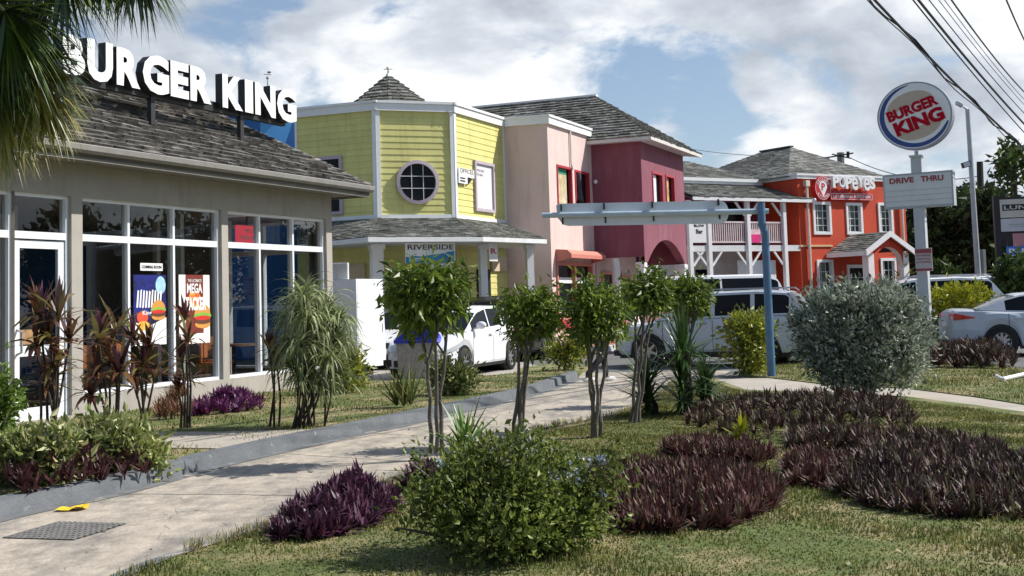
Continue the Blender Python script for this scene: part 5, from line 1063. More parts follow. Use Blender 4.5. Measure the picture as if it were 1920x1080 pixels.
m = MB(); m.add([Fn.p(a*.36, b*.36, 0) for a, b in ((-1, -1), (1, -1), (1, 1), (-1, 1))]+[Fn.p(a*.41, b*.41, lz) for a, b in ((-1, -1), (1, -1), (1, 1), (-1, 1))], [(0, 1, 2, 3), (0, 1, 5, 4), (1, 2, 6, 5), (2, 3, 7, 6), (3, 0, 4, 7), (4, 5, 6, 7)]); part('bin_body', m, mat('pebbled_grey', (.30, .28, .25), .85, .3, 20., bump=.5, bscale=60), t)
m = MB(); Fn.box(m, -.45, .45, -.45, .45, lz, lz+.08); m.add([Fn.p(a*.43, b*.43, lz+.08) for a, b in ((-1, -1), (1, -1), (1, 1), (-1, 1))]+[Fn.p(a*.16, b*.3, tz) for a, b in ((-1, -1), (1, -1), (1, 1), (-1, 1))], [(0, 1, 5, 4), (1, 2, 6, 5), (2, 3, 7, 6), (3, 0, 4, 7), (4, 5, 6, 7)]); ld = part('lid', m, mat('royal_blue_plastic', (.02, .03, .42), .35, .05), t)
m = MB(); m.poly([Fn.p(-.14, .436, lz+.1), Fn.p(.14, .436, lz+.1), Fn.p(.08, .36, tz-.12), Fn.p(-.08, .36, tz-.12)]); part('flap', m, mat('deep_blue_plastic', (.01, .015, .2), .4), ld)
# white wall AC/louvre between buildings
Fv = Fr(g2(PD(632, 500, 29)), R_(100)); a_, z1 = Fv.px(622, 493); b_, z0 = Fv.px(652, 523); m = MB()
for i in range(9): zz = z0+(z1-z0)*i/9; Fv.box(m, a_, b_, -.05, 0, zz, zz+(z1-z0)/14)
Fv.box(m, a_, b_, -.1, -.06, 0, z1); solo('louvred_screen', m, WHITED, 'white slatted screen between restaurant and yellow building', 'screen', Fv.p(a_, 0, 0))

# overhead cables
CAB = BLACK
def cable(p, q, rad, sag, label, thick=False):
    a_, b_ = PD(*p), PD(*q); d_ = b_-a_; a2 = a_-d_*.55; b2 = b_+d_*.9; pts = []
    s0 = .55/2.45; s1 = 1.55/2.45
    def curve(t): return -4*sag*t*(1-t)
    def y(t): # chord correction so the cable passes the two sight points
        l = curve(s0)+(curve(s1)-curve(s0))*(t-s0)/(s1-s0); return curve(t)-l
    for i in range(41): t = i/40; pts.append(a2+(b2-a2)*t+np.array([0, 0, y(t)]))
    m = MB(); m.tube(pts, rad, 6)
    if thick: m.tube([p_+np.array([.06*sin(i*1.1), 0, .07*cos(i*1.1)-.03]) for i, p_ in enumerate(pts)], rad*.6, 5); m.tube([p_+np.array([0, 0, -.10-.05*sin(i*.9)]) for i, p_ in enumerate(pts)], rad*.4, 5)
    o = solo('overhead_cable', m, CAB, label, 'cable', pts[0], 'cables crossing the sky at upper right')
cable((1640, 0, 22), (1920, 278, 34), .028, .5, 'thickest twisted cable, lowest of the bundle crossing the sky', True)
cable((1712, 0, 22), (1920, 248, 34), .016, .3, 'thin cable just above the thick twisted one')
cable((1722, 0, 22), (1920, 232, 34), .028, .35, 'heavy dark cable in the middle of the bundle', False)
cable((1742, 0, 22), (1920, 212, 34), .012, .35, 'thin cable just right of the heavy middle one')
cable((1760, 0, 22), (1920, 196, 34), .008, .35, 'hair thin left cable of the upper pair')
cable((1771, 0, 22), (1920, 186, 34), .008, .4, 'hair thin right cable of the upper pair')
cable((1784, 0, 22), (1920, 172, 34), .018, .5, 'medium cable, second from the top right corner')
cable((1887, 0, 22), (1920, 74, 26), .016, .1, 'short steep cable nearest the top right corner')
def farcable(a, b, l, s=.3):
    p_, q_ = PD(*a), PD(*b); m = MB(); m.tube([p_+(q_-p_)*i/16-np.array([0, 0, 4*s*(i/16)*(1-i/16)]) for i in range(17)], .03, 5); solo('far_cable', m, CAB, l, 'cable', p_, 'thin wires near the far poles')
farcable((1550, 295, 95), (1180, 250, 200), 'thin wire running left from the pole behind the orange roof', 1.)
farcable((1596, 297, 94), (1837, 330, 85), 'thin wire between the two far utility poles', .8); farcable((1860, 352, 84.6), (1990, 345, 80), 'upper thin wire leaving the wooden pole to the right', .8); farcable((1838, 365, 85), (1990, 372, 80), 'lower thin wire leaving the wooden pole to the right', .6)
# ================================================================== CARS
def interp(P, x): return float(np.interp(x, [p[0] for p in P], [p[1] for p in P]))
def smooth_profile(P, x):
    xs = [p[0] for p in P]; h = .06; return (interp(P, max(xs[0], x-h))+interp(P, x)*2+interp(P, min(xs[-1], x+h)))/4
def make_car(name, label, cat, S, loc, rotz, paint, scale=1., group=None):
    t = thing(name, label, cat, loc, rotz, group); t.scale = (scale,)*3
    L, W2 = S['L'], S['W']/2; xs = sorted(set(list(np.linspace(0, L, int(L/.05)))+[0.001, L-.001])); wx = S['wheels']; wr = S['wr']; X = lambda s: L/2-s
    body = MB(); lower = MB(); rows = []
    for s in xs:
        zt = smooth_profile(S['top'], s); wd = smooth_profile(S['wid'], s)*W2; zb = interp(S['bot'], s)
        for w_ in wx:
            d = abs(s-w_)
            if d < wr+.06: zb = max(zb, wr+math.sqrt(max(0, (wr+.06)**2-d*d)))
        zb = min(zb, zt-.08); zm = zb+(zt-zb)*.45
        rows.append([(X(s), wd*a, z) for a, z in ((.95, zb), (.99, min(zb+.10, zm)), (1., zm), (.985, zt-(zt-zm)*.35), (.95, zt-.03), (.86, zt), (.5, zt+.025), (0, zt+.035))])
    def skin(mb, rows, cond=lambda i, j: True, side=1):
        for i in range(len(rows)-1):
            for j in range(len(rows[0])-1):
                if cond(i, j):
                    q = [rows[i][j], rows[i+1][j], rows[i+1][j+1], rows[i][j+1]]; q = [(a, b*side, c) for a, b, c in q]; mb.add(q if side < 0 else q[::-1], [(0, 1, 2, 3)])
    def isbody(i, j): return True
    for sd_ in (1, -1):
        skin(body, rows, isbody, sd_)
    for k in (0, -1): r = rows[k]; body.poly([(a, b, c) for a, b, c in r]+[(a, -b, c) for a, b, c in r[::-1]][1:])
    # greenhouse
    g0, g1 = S['roof'][0][0], S['roof'][-1][0]; gx = [s for s in xs if g0 <= s <= g1]; gr = []
    wb, wt = S.get('wb', .90)*W2, S.get('wt', .70)*W2; glass = MB()
    for s in gx:
        zb = smooth_profile(S['top'], s); zr = max(smooth_profile(S['roof'], s), zb+.002); h = zr-zb; wbs = wb*min(1., interp(S['wid'], s)+.02); hm = max(p[1] for p in S['roof'])-.95
        wts = wb+(wt-wb)*min(1, h/hm)
        wts = min(wts, wbs)
        gr.append([(X(s), wbs+(wts-wbs)*a, zb+h*b) for a, b in ((0, -.02), (.06, .06), (.8, .86), (.92, .95))]+[(X(s), wts*.82, zb+h*1.0), (X(s), wts*.4, zr+.015), (X(s), 0, zr+.02)])
    rz = max(p[1] for p in S['roof']); nw = len(gx)
    def cls(i, j):
        s = (gx[i]+gx[min(i+1, nw-1)])/2
        if j == 1: return any(a < s < b for a, b in S['win'])
        if j >= 3: return (s < S['ws'][0]) or (s > S['ws'][1])
        return False
    for sd_ in (1, -1): skin(body, gr, lambda i, j: not cls(i, j), sd_); skin(glass, gr, cls, sd_)
    bo = part('body', body, paint, t, True, True); part('windows', glass, CARG, t, True, True)
    # underbody and wheel wells
    m = MB(); m.box(X(L-.15), X(.15), -W2*.86, W2*.86, .22, .5)
    zz = interp(S['bot'], L/2)
    for sd_ in (1, -1): m.box(X(wx[1]-wr-.05), X(wx[0]+wr+.05), sd_*W2*.93, sd_*W2*.97, zz-.02, zz+.10)
    for w_ in wx: m.tube([(X(w_), -W2*.93, wr), (X(w_), W2*.93, wr)], wr+.045, 24)
    part('underbody', m, BLACK, t, True)
    for w_ in wx:
        for sd_ in (1, -1):
            m = MB(); P = [(.62, .0), (.93, .0), (1., .06), (1., .19), (.93, .215), (.62, .215)]; K = 28
            vs = [(X(w_)+r_*wr*cos(2*pi*k/K), sd_*(W2*1.0-.01-d_), wr+r_*wr*sin(2*pi*k/K)) for r_, d_ in P for k in range(K)]
            m.add(vs, [(i*K+k, i*K+(k+1) % K, (i+1)*K+(k+1) % K, (i+1)*K+k) for i in range(5) for k in range(K)]); wo = part('tyre', m, TYRE, t, True, True)
            m = MB(); rr = wr*.66; y0 = sd_*(W2-.02)
            m.tube([(X(w_), y0-sd_*.09, wr), (X(w_), y0-sd_*.10, wr)], rr, K, 1)
            vs = [(X(w_)+r_*cos(2*pi*k/K), y0-sd_*d_, wr+r_*sin(2*pi*k/K)) for r_, d_ in ((rr, 0), (rr*.88, .012), (rr*.86, .08)) for k in range(K)]
            m.add(vs, [(i*K+k, i*K+(k+1) % K, (i+1)*K+(k+1) % K, (i+1)*K+k) for i in range(2) for k in range(K)])
            ns = S.get('spokes', 5)
            for k in range(ns):
                a = 2*pi*k/ns+.3; c_, s_ = cos(a), sin(a); wA, wB = rr*.16, rr*.10
                m.add([(X(w_)+c_*r_-s_*w__, y0-sd_*dd, wr+s_*r_+c_*w__) for r_, dd in ((rr*.1, .03), (rr*.9, .015)) for w__ in (-(wA if r_ < rr*.5 else wB), (wA if r_ < rr*.5 else wB))], [(0, 1, 3, 2)])
            m.tube([(X(w_), y0-sd_*.035, wr), (X(w_), y0-sd_*.02, wr)], rr*.2, 12); part('rim', m, [RIM, BLACK], wo, True)
    # lights, mirrors, plate, grille, handles, seams
    def onside(s, z, sd_, o=.012):
        wd = smooth_profile(S['wid'], s)*W2; return np.array([X(s), sd_*(wd+o), z])
    def strip(m, P4, sd_, L, rear):
        (sa, ta), (sb, tb), (sc_, bc), (sd2, bd) = P4; K = 8; row = []
        for k in range(K+1):
            q = k/K; s = sa+(sb-sa)*q; row.append((onside(s, ta+(tb-ta)*q, sd_, .012), onside(s, bd+(bc-bd)*q, sd_, .012)))
        for a_, b_ in zip(row[:-1], row[1:]): m.quad(a_[0], b_[0], b_[1], a_[1])
        e_ = row[-1] if rear else row[0]; xx = X(L+.015) if rear else X(-.015); zm = (e_[0][2]+e_[1][2])/2
        m.quad(e_[0], e_[1], np.array([xx, sd_*W2*.5, zm-.05]), np.array([xx, sd_*W2*.5, zm+.06]))
    for sd_ in (1, -1):
        hl = S['head']; m = MB(); zt0 = lambda s: smooth_profile(S['top'], s)
        strip(m, hl, sd_, L, 0.)
        part('headlight', m, LAMPG, t, True)
        tl_ = S['tail']; m = MB(); strip(m, tl_, sd_, L, 1.); part('tail_light', m, TAIL, t, True)
        ms = S['mir']; zb = smooth_profile(S['top'], ms); m = MB(); m.ball((X(ms), sd_*(W2+.10), zb+.10), (.07, .12, .085)); m.bx((X(ms)-.03, sd_*W2*.88, zb+.0), (.06, 0, 0), (0, sd_*.16, .03), (0, 0, .04)); part('mirror', m, paint, t, True, True)
        m = MB()
        for s in S['handles']: z = zb-.11; q = onside(s, z, sd_, .0); m.bx(q, (.17, 0, 0), (0, sd_*.035, 0), (0, 0, .028))
        part('door_handle', m, paint if S.get('bh') else GREYM, t, True)
        m = MB()
        for s in S['seams']:
            z0 = interp(S['bot'], s)+.06; z1 = smooth_profile(S['top'], s)-.05; K = 5
            for k in range(K):
                za, zb2 = z0+(z1-z0)*k/K, z0+(z1-z0)*(k+1)/K; wd = lambda z: smooth_profile(S['wid'], s)*W2*(1.0 if (z-z0)/(z1-z0) > .2 else .992)
                m.quad((X(s)-.006, sd_*(wd(za)+.003), za), (X(s)+.006, sd_*(wd(za)+.003), za), (X(s)+.006, sd_*(wd(zb2)+.003-.012*(k == K-1)), zb2), (X(s)-.006, sd_*(wd(zb2)+.003-.012*(k == K-1)), zb2))
        part('door_seams', m, BLACK, t, True)
    m = MB(); m.box(X(-.012), X(.06), -W2*.42, W2*.42, .52, .66); m.box(X(-.012), X(.06), -W2*.55, W2*.55, .26, .40)
    for sd_ in (1, -1): m.box(X(-.01), X(.15), sd_*W2*.62, sd_*W2*.84, .28, .42)
    part('grille', m, BLACK, t, True)
    m = MB(); m.box(X(-.02), X(0), -.22, .22, .42, .52); part('number_plate', m, WHITED, t, True); m = MB(); m.box(X(L+.02), X(L), -.22, .22, S.get('plz', .8), S.get('plz', .8)+.11); part('number_plate', m, WHITED, t, True)
    if S.get('rails'):
        m = MB()
        for sd_ in (1, -1): m.tube([(X(g0+1.2), sd_*wt*.86, rz-.02), (X(g0+1.35), sd_*wt*.86, rz+.05), (X(g1-.5), sd_*wt*.86, rz+.04), (X(g1-.4), sd_*wt*.86, rz-.04)], .02, 6)
        part('roof_rails', m, GREYM, t, True)
    return t
HATCH = dict(L=4.0, W=1.72, wr=.31, wheels=(.78, 3.32), top=[(0, .50), (.05, .66), (.35, .80), (1.0, .97), (2.4, 1.0), (3.5, 1.06), (3.9, 1.02), (4.0, .80)], bot=[(0, .24), (.3, .2), (3.6, .2), (4.0, .30)],
  wid=[(0, .62), (.12, .80), (.45, .96), (1., 1.), (3.2, 1.), (3.75, .93), (4.0, .80)], roof=[(.85, .95), (1.75, 1.40), (2.3, 1.50), (3.1, 1.49), (3.62, 1.38), (3.97, 1.0)], win=[(1.25, 2.22), (2.27, 3.0), (3.06, 3.5)], ws=(1.68, 3.55),
  head=[(.06, .58), (.75, .84), (.70, .72), (.10, .50)], tail=[(3.55, 1.0), (3.98, .98), (3.99, .78), (3.62, .80)], mir=1.35, handles=(2.2, 3.05), seams=(1.15, 2.25, 3.05), spokes=7, bh=1)
SUV = dict(L=4.75, W=1.84, wr=.385, wheels=(.9, 3.66), top=[(0, .62), (.05, .86), (.3, .98), (1.25, 1.12), (2.5, 1.16), (4.4, 1.20), (4.7, 1.15), (4.75, .95)], bot=[(0, .34), (.3, .30), (4.3, .32), (4.75, .45)],
  wid=[(0, .72), (.12, .88), (.4, .98), (1., 1.), (4.2, 1.), (4.6, .96), (4.75, .88)], roof=[(1.1, 1.1), (1.9, 1.62), (2.4, 1.76), (3.6, 1.78), (4.3, 1.72), (4.72, 1.15)], win=[(1.55, 2.5), (2.56, 3.45), (3.52, 4.35)], ws=(1.85, 4.28), wt=.76,
  head=[(.05, .82), (.6, .98), (.62, .86), (.08, .70)], tail=[(4.33, 1.05), (4.72, 1.08), (4.74, .90), (4.33, .96)], mir=1.6, handles=(2.4, 3.4), seams=(1.3, 2.53, 3.48), spokes=6, rails=1, plz=.95, wb=.93)
SEDAN = dict(L=4.65, W=1.80, wr=.335, wheels=(.88, 3.62), top=[(0, .50), (.05, .66), (.4, .80), (1.3, .94), (2.6, .96), (3.7, 1.03), (4.45, 1.07), (4.6, 1.03), (4.65, .85)], bot=[(0, .22), (.3, .18), (4.1, .2), (4.65, .34)],
  wid=[(0, .65), (.12, .82), (.45, .96), (1., 1.), (3.9, 1.), (4.4, .94), (4.65, .82)], roof=[(1.2, .94), (2.0, 1.34), (2.5, 1.43), (3.1, 1.40), (3.6, 1.26), (4.15, 1.06)], win=[(1.55, 2.5), (2.56, 3.5)], ws=(1.95, 3.25), wt=.68,
  head=[(.06, .60), (.7, .80), (.66, .70), (.10, .52)], tail=[(4.18, .90), (4.62, 1.0), (4.64, .84), (4.18, .88)], mir=1.65, handles=(2.35, 3.3), seams=(1.35, 2.53, 3.45), spokes=10, bh=1, plz=.7)
def headrot(deg): return pi/2-R_(deg)      # compass heading -> z rotation
def cpos(px, py, s=0): return g2(G(px, py))
GRP = 'cars parked in front of the shops'
make_car('hatchback_car', 'white compact hatchback parked nose to the bin, wing mirror out', 'car', dict(HATCH), PD(850, 600, 28.0)*[1, 1, 0], headrot(-158), CARW, 1.0)
make_car('hatchback_car', 'white car with only its bonnet and grille showing behind the white cabinet', 'car', HATCH, PD(764, 600, 32.4)*[1, 1, 0], headrot(-162), CARW, 1.0)
make_car('dark_van', 'black van behind the white hatchback, only its roof showing', 'van', dict(SUV, rails=0), PD(935, 600, 33.0)*[1, 1, 0], headrot(-160), CARK, .98)
make_car('suv', 'large silver white SUV parked between the yucca and the silver bush', 'car', SUV, PD(1342, 600, 28.4)*[1, 1, 0], headrot(-66), CARS, .93)
make_car('jeep', 'black windowed jeep with white roof seen above the silver SUV', 'car', dict(SUV, roof=[(1.5, 1.1), (1.7, 1.70), (2.0, 1.80), (4.4, 1.80), (4.6, 1.74), (4.72, 1.15)], ws=(1.68, 4.55), win=[(1.72, 3.2), (3.24, 4.5)], rails=0), PD(1392, 600, 37.5)*[1, 1, 0], headrot(78), CARW, 1.2)
make_car('crossover_car', 'white crossover with dark windows behind the drive thru sign pole', 'car', SUV, PD(1703, 600, 34.5)*[1, 1, 0], headrot(-82), CARW, 1.055)
make_car('station_wagon', 'white roofed wagon with roof rails, farthest of the parked cars at right', 'car', SUV, PD(1800, 600, 46)*[1, 1, 0], headrot(-80), CARW, 1.12)
make_car('sedan', 'white sedan at the right edge showing its red tail light and alloy wheel', 'car', SEDAN, (G(1880, 669)+D(R_(97))*1.30+D(R_(7))*.85)*[1, 1, 0], headrot(97), CARS, 1.0)

# ================================================================== PERSON behind the trees
def skinned(name, pts, edges, rad, mt, parent, sub=2, root=0):
    me = bpy.data.meshes.new(name); me.from_pydata([tuple(p) for p in pts], edges, []); o = bpy.data.objects.new(name, me); COL.objects.link(o)
    mo = o.modifiers.new('s', 'SKIN'); me.skin_vertices[0]
    for i, v in enumerate(me.skin_vertices[0].data): v.radius = rad[i] if isinstance(rad[i], tuple) else (rad[i], rad[i]); v.use_root = (i == root)
    mo.use_smooth_shade = True; s_ = o.modifiers.new('u', 'SUBSURF'); s_.levels = sub; s_.render_levels = sub
    C.view_layer.update(); m2 = bpy.data.meshes.new_from_object(o.evaluated_get(C.evaluated_depsgraph_get())); bpy.data.objects.remove(o)
    m2.name = name; m2.materials.clear(); m2.materials.append(mt); n = bpy.data.objects.new(name, m2); COL.objects.link(n); n.parent = parent; return n
pq = g2(G(1123, 716)); pr = thing('person', 'person in a red top and dark trousers walking past the small trees', 'person', pq, headrot(70))
# local: x forward, y left
J = dict(pel=(0, 0, .90), l1=(.0, .09, .86), l2=(.16, .10, .48), l3=(.20, .10, .08), l4=(.34, .10, .035), r1=(0, -.09, .86), r2=(.02, -.10, .47), r3=(-.30, -.10, .12), r4=(-.20, -.10, .03), wa=(0, 0, 1.05), ch=(.02, 0, 1.27), nk=(.03, 0, 1.42), hd=(.05, 0, 1.52), tp=(.05, 0, 1.64),
 ls=(.02, .17, 1.36), le=(-.10, .22, 1.10), lw=(.02, .24, .88), lh=(.05, .24, .80), rs=(.02, -.17, 1.36), re=(-.02, -.22, 1.09), rw=(.18, -.22, .92), rh=(.22, -.22, .85))
ks = list(J); ix = {k: i for i, k in enumerate(ks)}; sk = mat('brown_skin', (.16, .08, .05), .55)
edg = [('pel', 'l1'), ('l1', 'l2'), ('l2', 'l3'), ('l3', 'l4'), ('pel', 'r1'), ('r1', 'r2'), ('r2', 'r3'), ('r3', 'r4'), ('pel', 'wa'), ('wa', 'ch'), ('ch', 'nk'), ('nk', 'hd'), ('hd', 'tp'), ('ch', 'ls'), ('ls', 'le'), ('le', 'lw'), ('lw', 'lh'), ('ch', 'rs'), ('rs', 're'), ('re', 'rw'), ('rw', 'rh')]
rd = dict(pel=(.12, .10), l1=.085, l2=.055, l3=.037, l4=.035, r1=.085, r2=.055, r3=.037, r4=.035, wa=(.12, .09), ch=(.14, .10), nk=.05, hd=.075, tp=.08, ls=.055, le=.04, lw=.028, lh=.035, rs=.055, re=.04, rw=.028, rh=.035)
body = skinned('body', [J[k] for k in ks], [(ix[a], ix[b]) for a, b in edg], [rd[k] for k in ks], sk, pr)
def sub(name, keys, grow, mt):
    e_ = [(a, b) for a, b in edg if a in keys and b in keys]; kk = {k: i for i, k in enumerate(keys)}
    return skinned(name, [J[k] for k in keys], [(kk[a], kk[b]) for a, b in e_], [tuple(q+grow for q in (rd[k] if isinstance(rd[k], tuple) else (rd[k],)*2)) for k in keys], mt, body)
sub('red_top', ['wa', 'pel', 'ch', 'ls', 'le', 'rs', 're', 'nk'], .014, mat('red_cloth', (.45, .03, .04), .8)); sub('trousers', ['pel', 'l1', 'l2', 'l3', 'r1', 'r2', 'r3'], .018, mat('navy_cloth', (.02, .022, .035), .9))
m = MB(); m.ball((.04, 0, 1.64), (.105, .088, .10)); m.ball((-.02, 0, 1.59), (.07, .085, .10)); o = part('hair', m, BLACK, body, True, True)
m = MB(); m.ball((.135, .03, 1.60), .012); m.ball((.135, -.03, 1.60), .012); part('eyes', m, WHITE, body, True); m = MB(); m.ball((.145, 0, 1.565), (.02, .014, .02)); part('nose', m, sk, body, True, True)
for (fx, fy, fz, a) in ((.27, .10, .045, 0), (-.25, -.10, .06, .3)):
    m = MB(); m.ball((fx, fy, fz), (.14, .05, .045)); part('shoe', m, WHITE, body, True, True)
m = MB()
for hx, hy, hz in ((.05, .24, .80), (.22, -.22, .85)):
    for k in range(4): m.tube([(hx+.02-(.013*k), hy, hz-.03), (hx+.025-(.013*k), hy-.01*np.sign(hy), hz-.075), (hx+.01-(.013*k), hy-.03*np.sign(hy), hz-.10+.006*abs(k-1.5))], [.009, .008, .006], 6)
    m.tube([(hx+.03, hy, hz), (hx+.05, hy-.02*np.sign(hy), hz-.04)], [.011, .008], 6)
part('fingers', m, sk, body, True, True)

# ================================================================== PLANTS
GREEN = [(.04, .08, .010), (.11, .17, .02), (.19, .26, .03), (.07, .12, .015), (.28, .35, .06)]
TOP = leafmat('glossy_green_leaf', GREEN, .4, .38, .45)
def topiary(px, py, cx, cy, rx, ry, nst, label, seed, cols=None, z=MZ, n=2600, L=.085, fork=.45):
    b = G(px, py, z); d = b[1]; c = PD(cx, cy, (b-CC)@CW); s_ = ((b-CC)@CW)/FPX; Rx, Rz = rx*s_, ry*s_
    t = thing('small_tree', label, 'tree', b, 0, 'small clipped trees along the driveway'); r = random.Random(seed)
    m = MB()
    for k in range(nst):
        a = 2*pi*k/nst+r.random(); o = np.array([cos(a), sin(a), 0])*.045; top = c+np.array([cos(a)*Rx*.55, sin(a)*Rx*.55, r.uniform(-.3, .15)*Rz]); pts = []
        for i in range(9):
            q = i/8; sp = q**2.2; p_ = b+(np.array([c[0], c[1], b[2]])-b)*q+np.array([0, 0, (top[2]-b[2])*q])+(top-c)*[1, 1, 0]*sp+o*(1-q)*1.3+np.array([r.uniform(-1, 1), r.uniform(-1, 1), 0])*.018
            pts.append(p_)
        m.tube(pts, [.025-.013*i/8 for i in range(9)], 7)
        for e_ in range(3):
            p_ = pts[5+e_ % 3]; q = c+np.array([r.uniform(-1, 1)*Rx, r.uniform(-1, 1)*Rx, r.uniform(-.6, .6)*Rz])*.8; m.tube([p_, (p_+q)/2+[0, 0, -.03], q], [.012, .009, .004], 5)
    part('stems', m, BARK, t)
    bl = [(c[0], c[1], c[2], Rx*.85, Rx*.85, Rz*.8)]
    for k in range(7): a = r.random()*6.28; bl.append((c[0]+cos(a)*Rx*.5, c[1]+sin(a)*Rx*.5, c[2]+r.uniform(-.3, .55)*Rz, Rx*.45, Rx*.45, Rz*.45))
    part('crown', leaves(bl, int(n*.9), L, L*.36, .1, .35, seed, droop=.9, clu=16, cr_=.8), cols or TOP, t)
    return t
topiary(818, 850, 812, 562, 72, 62, 3, 'leftmost and widest small tree by the driveway, three slim pale stems', 1, n=3600, L=.11)
topiary(970, 822, 990, 592, 58, 60, 4, 'second small tree from the left, crown hiding the rear of the white hatchback', 2, n=2800)
topiary(1117, 820, 1118, 590, 62, 66, 4, 'third small tree from the left, standing in front of the walking person', 3, n=3000)
topiary(1190, 792, 1208, 548, 50, 56, 3, 'fourth small tree from the left, leaning right with the tallest crown', 4, n=2600)
topiary(1287, 748, 1287, 560, 44, 40, 4, 'rightmost small tree with a round dense crown behind the yucca', 5, n=3000, L=.09)
# drooping lower foliage of the topiary trees is part of the crowns above

def bush(name, label, px, py, parts_, mt, n, L, Wd, seed, z=MZ, cat='bush', stems=6, surf=.5, up=.25, sm=BARK, clu=30, cr_=.9, rag=.13):
    """parts_: ellipsoids (cx, cy, rx, ry) in sight, turned into real blobs at the bush's distance"""
    b = G(px, py, z); d = (b-CC)@CW; s_ = d/FPX; t = thing(name, label, cat, b); bl = []
    for (cx, cy, rx, ry, *dd) in parts_: c = PD(cx, cy, d+(dd[0] if dd else 0)); bl.append((c[0], c[1], c[2], rx*s_, rx*s_*.9, ry*s_))
    part('foliage', leaves(bl, n, L, Wd, up, surf, seed, clu=clu, cr_=cr_, rag=rag), mt, t)
    m = MB(); r = random.Random(seed)
    for k in range(stems): q = np.array(r.choice(bl)[:3])+np.array([r.uniform(-.1, .1), r.uniform(-.1, .1), 0]); m.tube([b+[r.uniform(-.06, .06), r.uniform(-.06, .06), -.02], (b+q)/2+[r.uniform(-.05, .05), 0, .02], q], [.02, .014, .006], 5)
    part('stems', m, sm, t)
    return t, bl
# flowering bush in front
FG = leafmat('small_green_leaf', [(.045, .07, .014), (.12, .16, .03), (.19, .24, .045), (.06, .09, .02), (.36, .40, .10)], .5, .4)
t, bl = bush('flowering_bush', 'dense green bush with small pale flowers in the centre foreground', 955, 1035, [(945, 935, 140, 80), (845, 935, 70, 65, -.1), (1050, 945, 80, 70), (890, 875, 75, 45, .2), (1000, 875, 90, 38, .25), (1105, 915, 38, 55), (960, 985, 130, 45, -.2), (1080, 1000, 50, 35, -.1), (798, 862, 16, 26), (905, 838, 15, 24), (1145, 868, 16, 26), (1035, 845, 13, 20), (775, 985, 22, 22, -.1), (970, 832, 12, 20)], FG, 17000, .042, .022, 11, stems=10, clu=60, cr_=1.5, rag=.2)
FW = leafmat('pale_flower', [(.55, .6, .75), (.7, .72, .8)], .6, .3)
r = random.Random(2); m = []
for k in range(34): b_ = r.choice(bl[1:6]); a, e_ = r.uniform(0, 6.28), r.uniform(.2, 1.3); c = np.array(b_[:3])+np.array([cos(a)*cos(e_)*b_[3], sin(a)*cos(e_)*b_[4], sin(e_)*b_[5]]); m.append((c[0], c[1], c[2], .028))
part('flowers', leaves(m, 450, .022, .018, .1, .6, 5), FW, t, kind='stuff')
# agave behind it
def rosplant(name, label, cs, nl, L, Wd, mt, seed, tilt=(.1, 1.2), droop=.5, cat='plant', stem=None, prof=None, sm=DBARK):
    t = thing(name, label, cat, stem[0] if stem else cs[0]); part('leaves', rosette(cs, nl, L, Wd, tilt, droop, seed, prof), mt, t)
    if stem: 
        m = MB()
        for a, b, rd_ in stem[1]: a, b = np.array(a), np.array(b); mid = (a+b)/2+np.array([.03, -.02, 0]); m.tube([a, mid, b], [rd_, rd_*.85, rd_*.7], 7)
        part('stem', m, sm, t)
    return t
AG = leafmat('agave_leaf', [(.05, .11, .02), (.10, .19, .04), (.16, .28, .07)], .4, .2, .5)
q = G(872, 868, MZ); d = (q-CC)@CW; rosplant('agave', 'bright green spiky agave poking out behind the flowering bush', [PD(872, 845, d)], 34, .50, .05, AG, 3, (.05, 1.2), .25, stem=(q, [(q, PD(872, 845, d), .05)]), prof=[.6, 1, .8, .45, .03])
YU = leafmat('yucca_leaf', [(.025, .055, .015), (.05, .10, .025), (.09, .16, .045)], .35, .2, .6)
for (bx_, by_, cx, cy, L, nl, lb, sd_) in ((1278, 778, 1282, 655, .60, 45, 'tallest yucca, its narrow green leaves fanning in front of the silver SUV', 21), (1215, 780, 1212, 715, .5, 40, 'darker left yucca at the foot of the fourth small tree', 22), (1322, 772, 1322, 712, .42, 34, 'low right yucca with upright bright leaves', 23)):
    q = G(bx_, by_, MZ); d = (q-CC)@CW; c = PD(cx, cy, d); cs = [c, c-[0, 0, .12], (c+q)/2+[0, 0, .12], (c+q)/2-[0, 0, .08], q+[0, 0, .16]] ; rosplant('yucca', lb, cs, nl, L, .035, YU, sd_, (.0, 1.9), .45, stem=(q, [(q, c, .06), (q+[.1, .1, 0], c+[.05, .1, -.2], .05)]), prof=[.7, 1, .9, .6, .03])
q = G(872, 905, MZ)
# yellow green clipped bush, silver bush
YG = leafmat('yellow_green_leaf', [(.10, .14, .015), (.24, .27, .03), (.42, .42, .05), (.09, .12, .02)], .4, .3, .5)
bush('golden_shrub', 'two tiered golden green clipped shrub beside the blue post', 1400, 698, [(1405, 615, 45, 28, .15), (1400, 655, 38, 32, -.1), (1385, 622, 28, 26), (1400, 680, 25, 20)], YG, 3600, .10, .05, 31, stems=5)
SV = leafmat('silver_leaf', [(.10, .14, .10), (.28, .33, .25), (.58, .60, .49), (.05, .08, .045), (.40, .44, .34)], .5, .15)
bush('silver_bush', 'big rounded silver grey bush beside the pale footpath', 1628, 742, [(1615, 635, 112, 90), (1560, 600, 60, 50), (1660, 590, 68, 48), (1690, 660, 50, 60), (1600, 700, 75, 38), (1620, 575, 90, 32), (1540, 650, 40, 45), (1502, 600, 14, 18), (1735, 600, 16, 20), (1580, 548, 14, 14), (1655, 545, 14, 12)], SV, 30000, .075, .032, 32, stems=14, surf=.6, up=.5, sm=DBARK, clu=40, cr_=1.0, rag=.08)
GY = leafmat('golden_leaf', [(.18, .20, .01), (.40, .40, .02), (.30, .30, .02), (.10, .13, .015)], .5, .35)
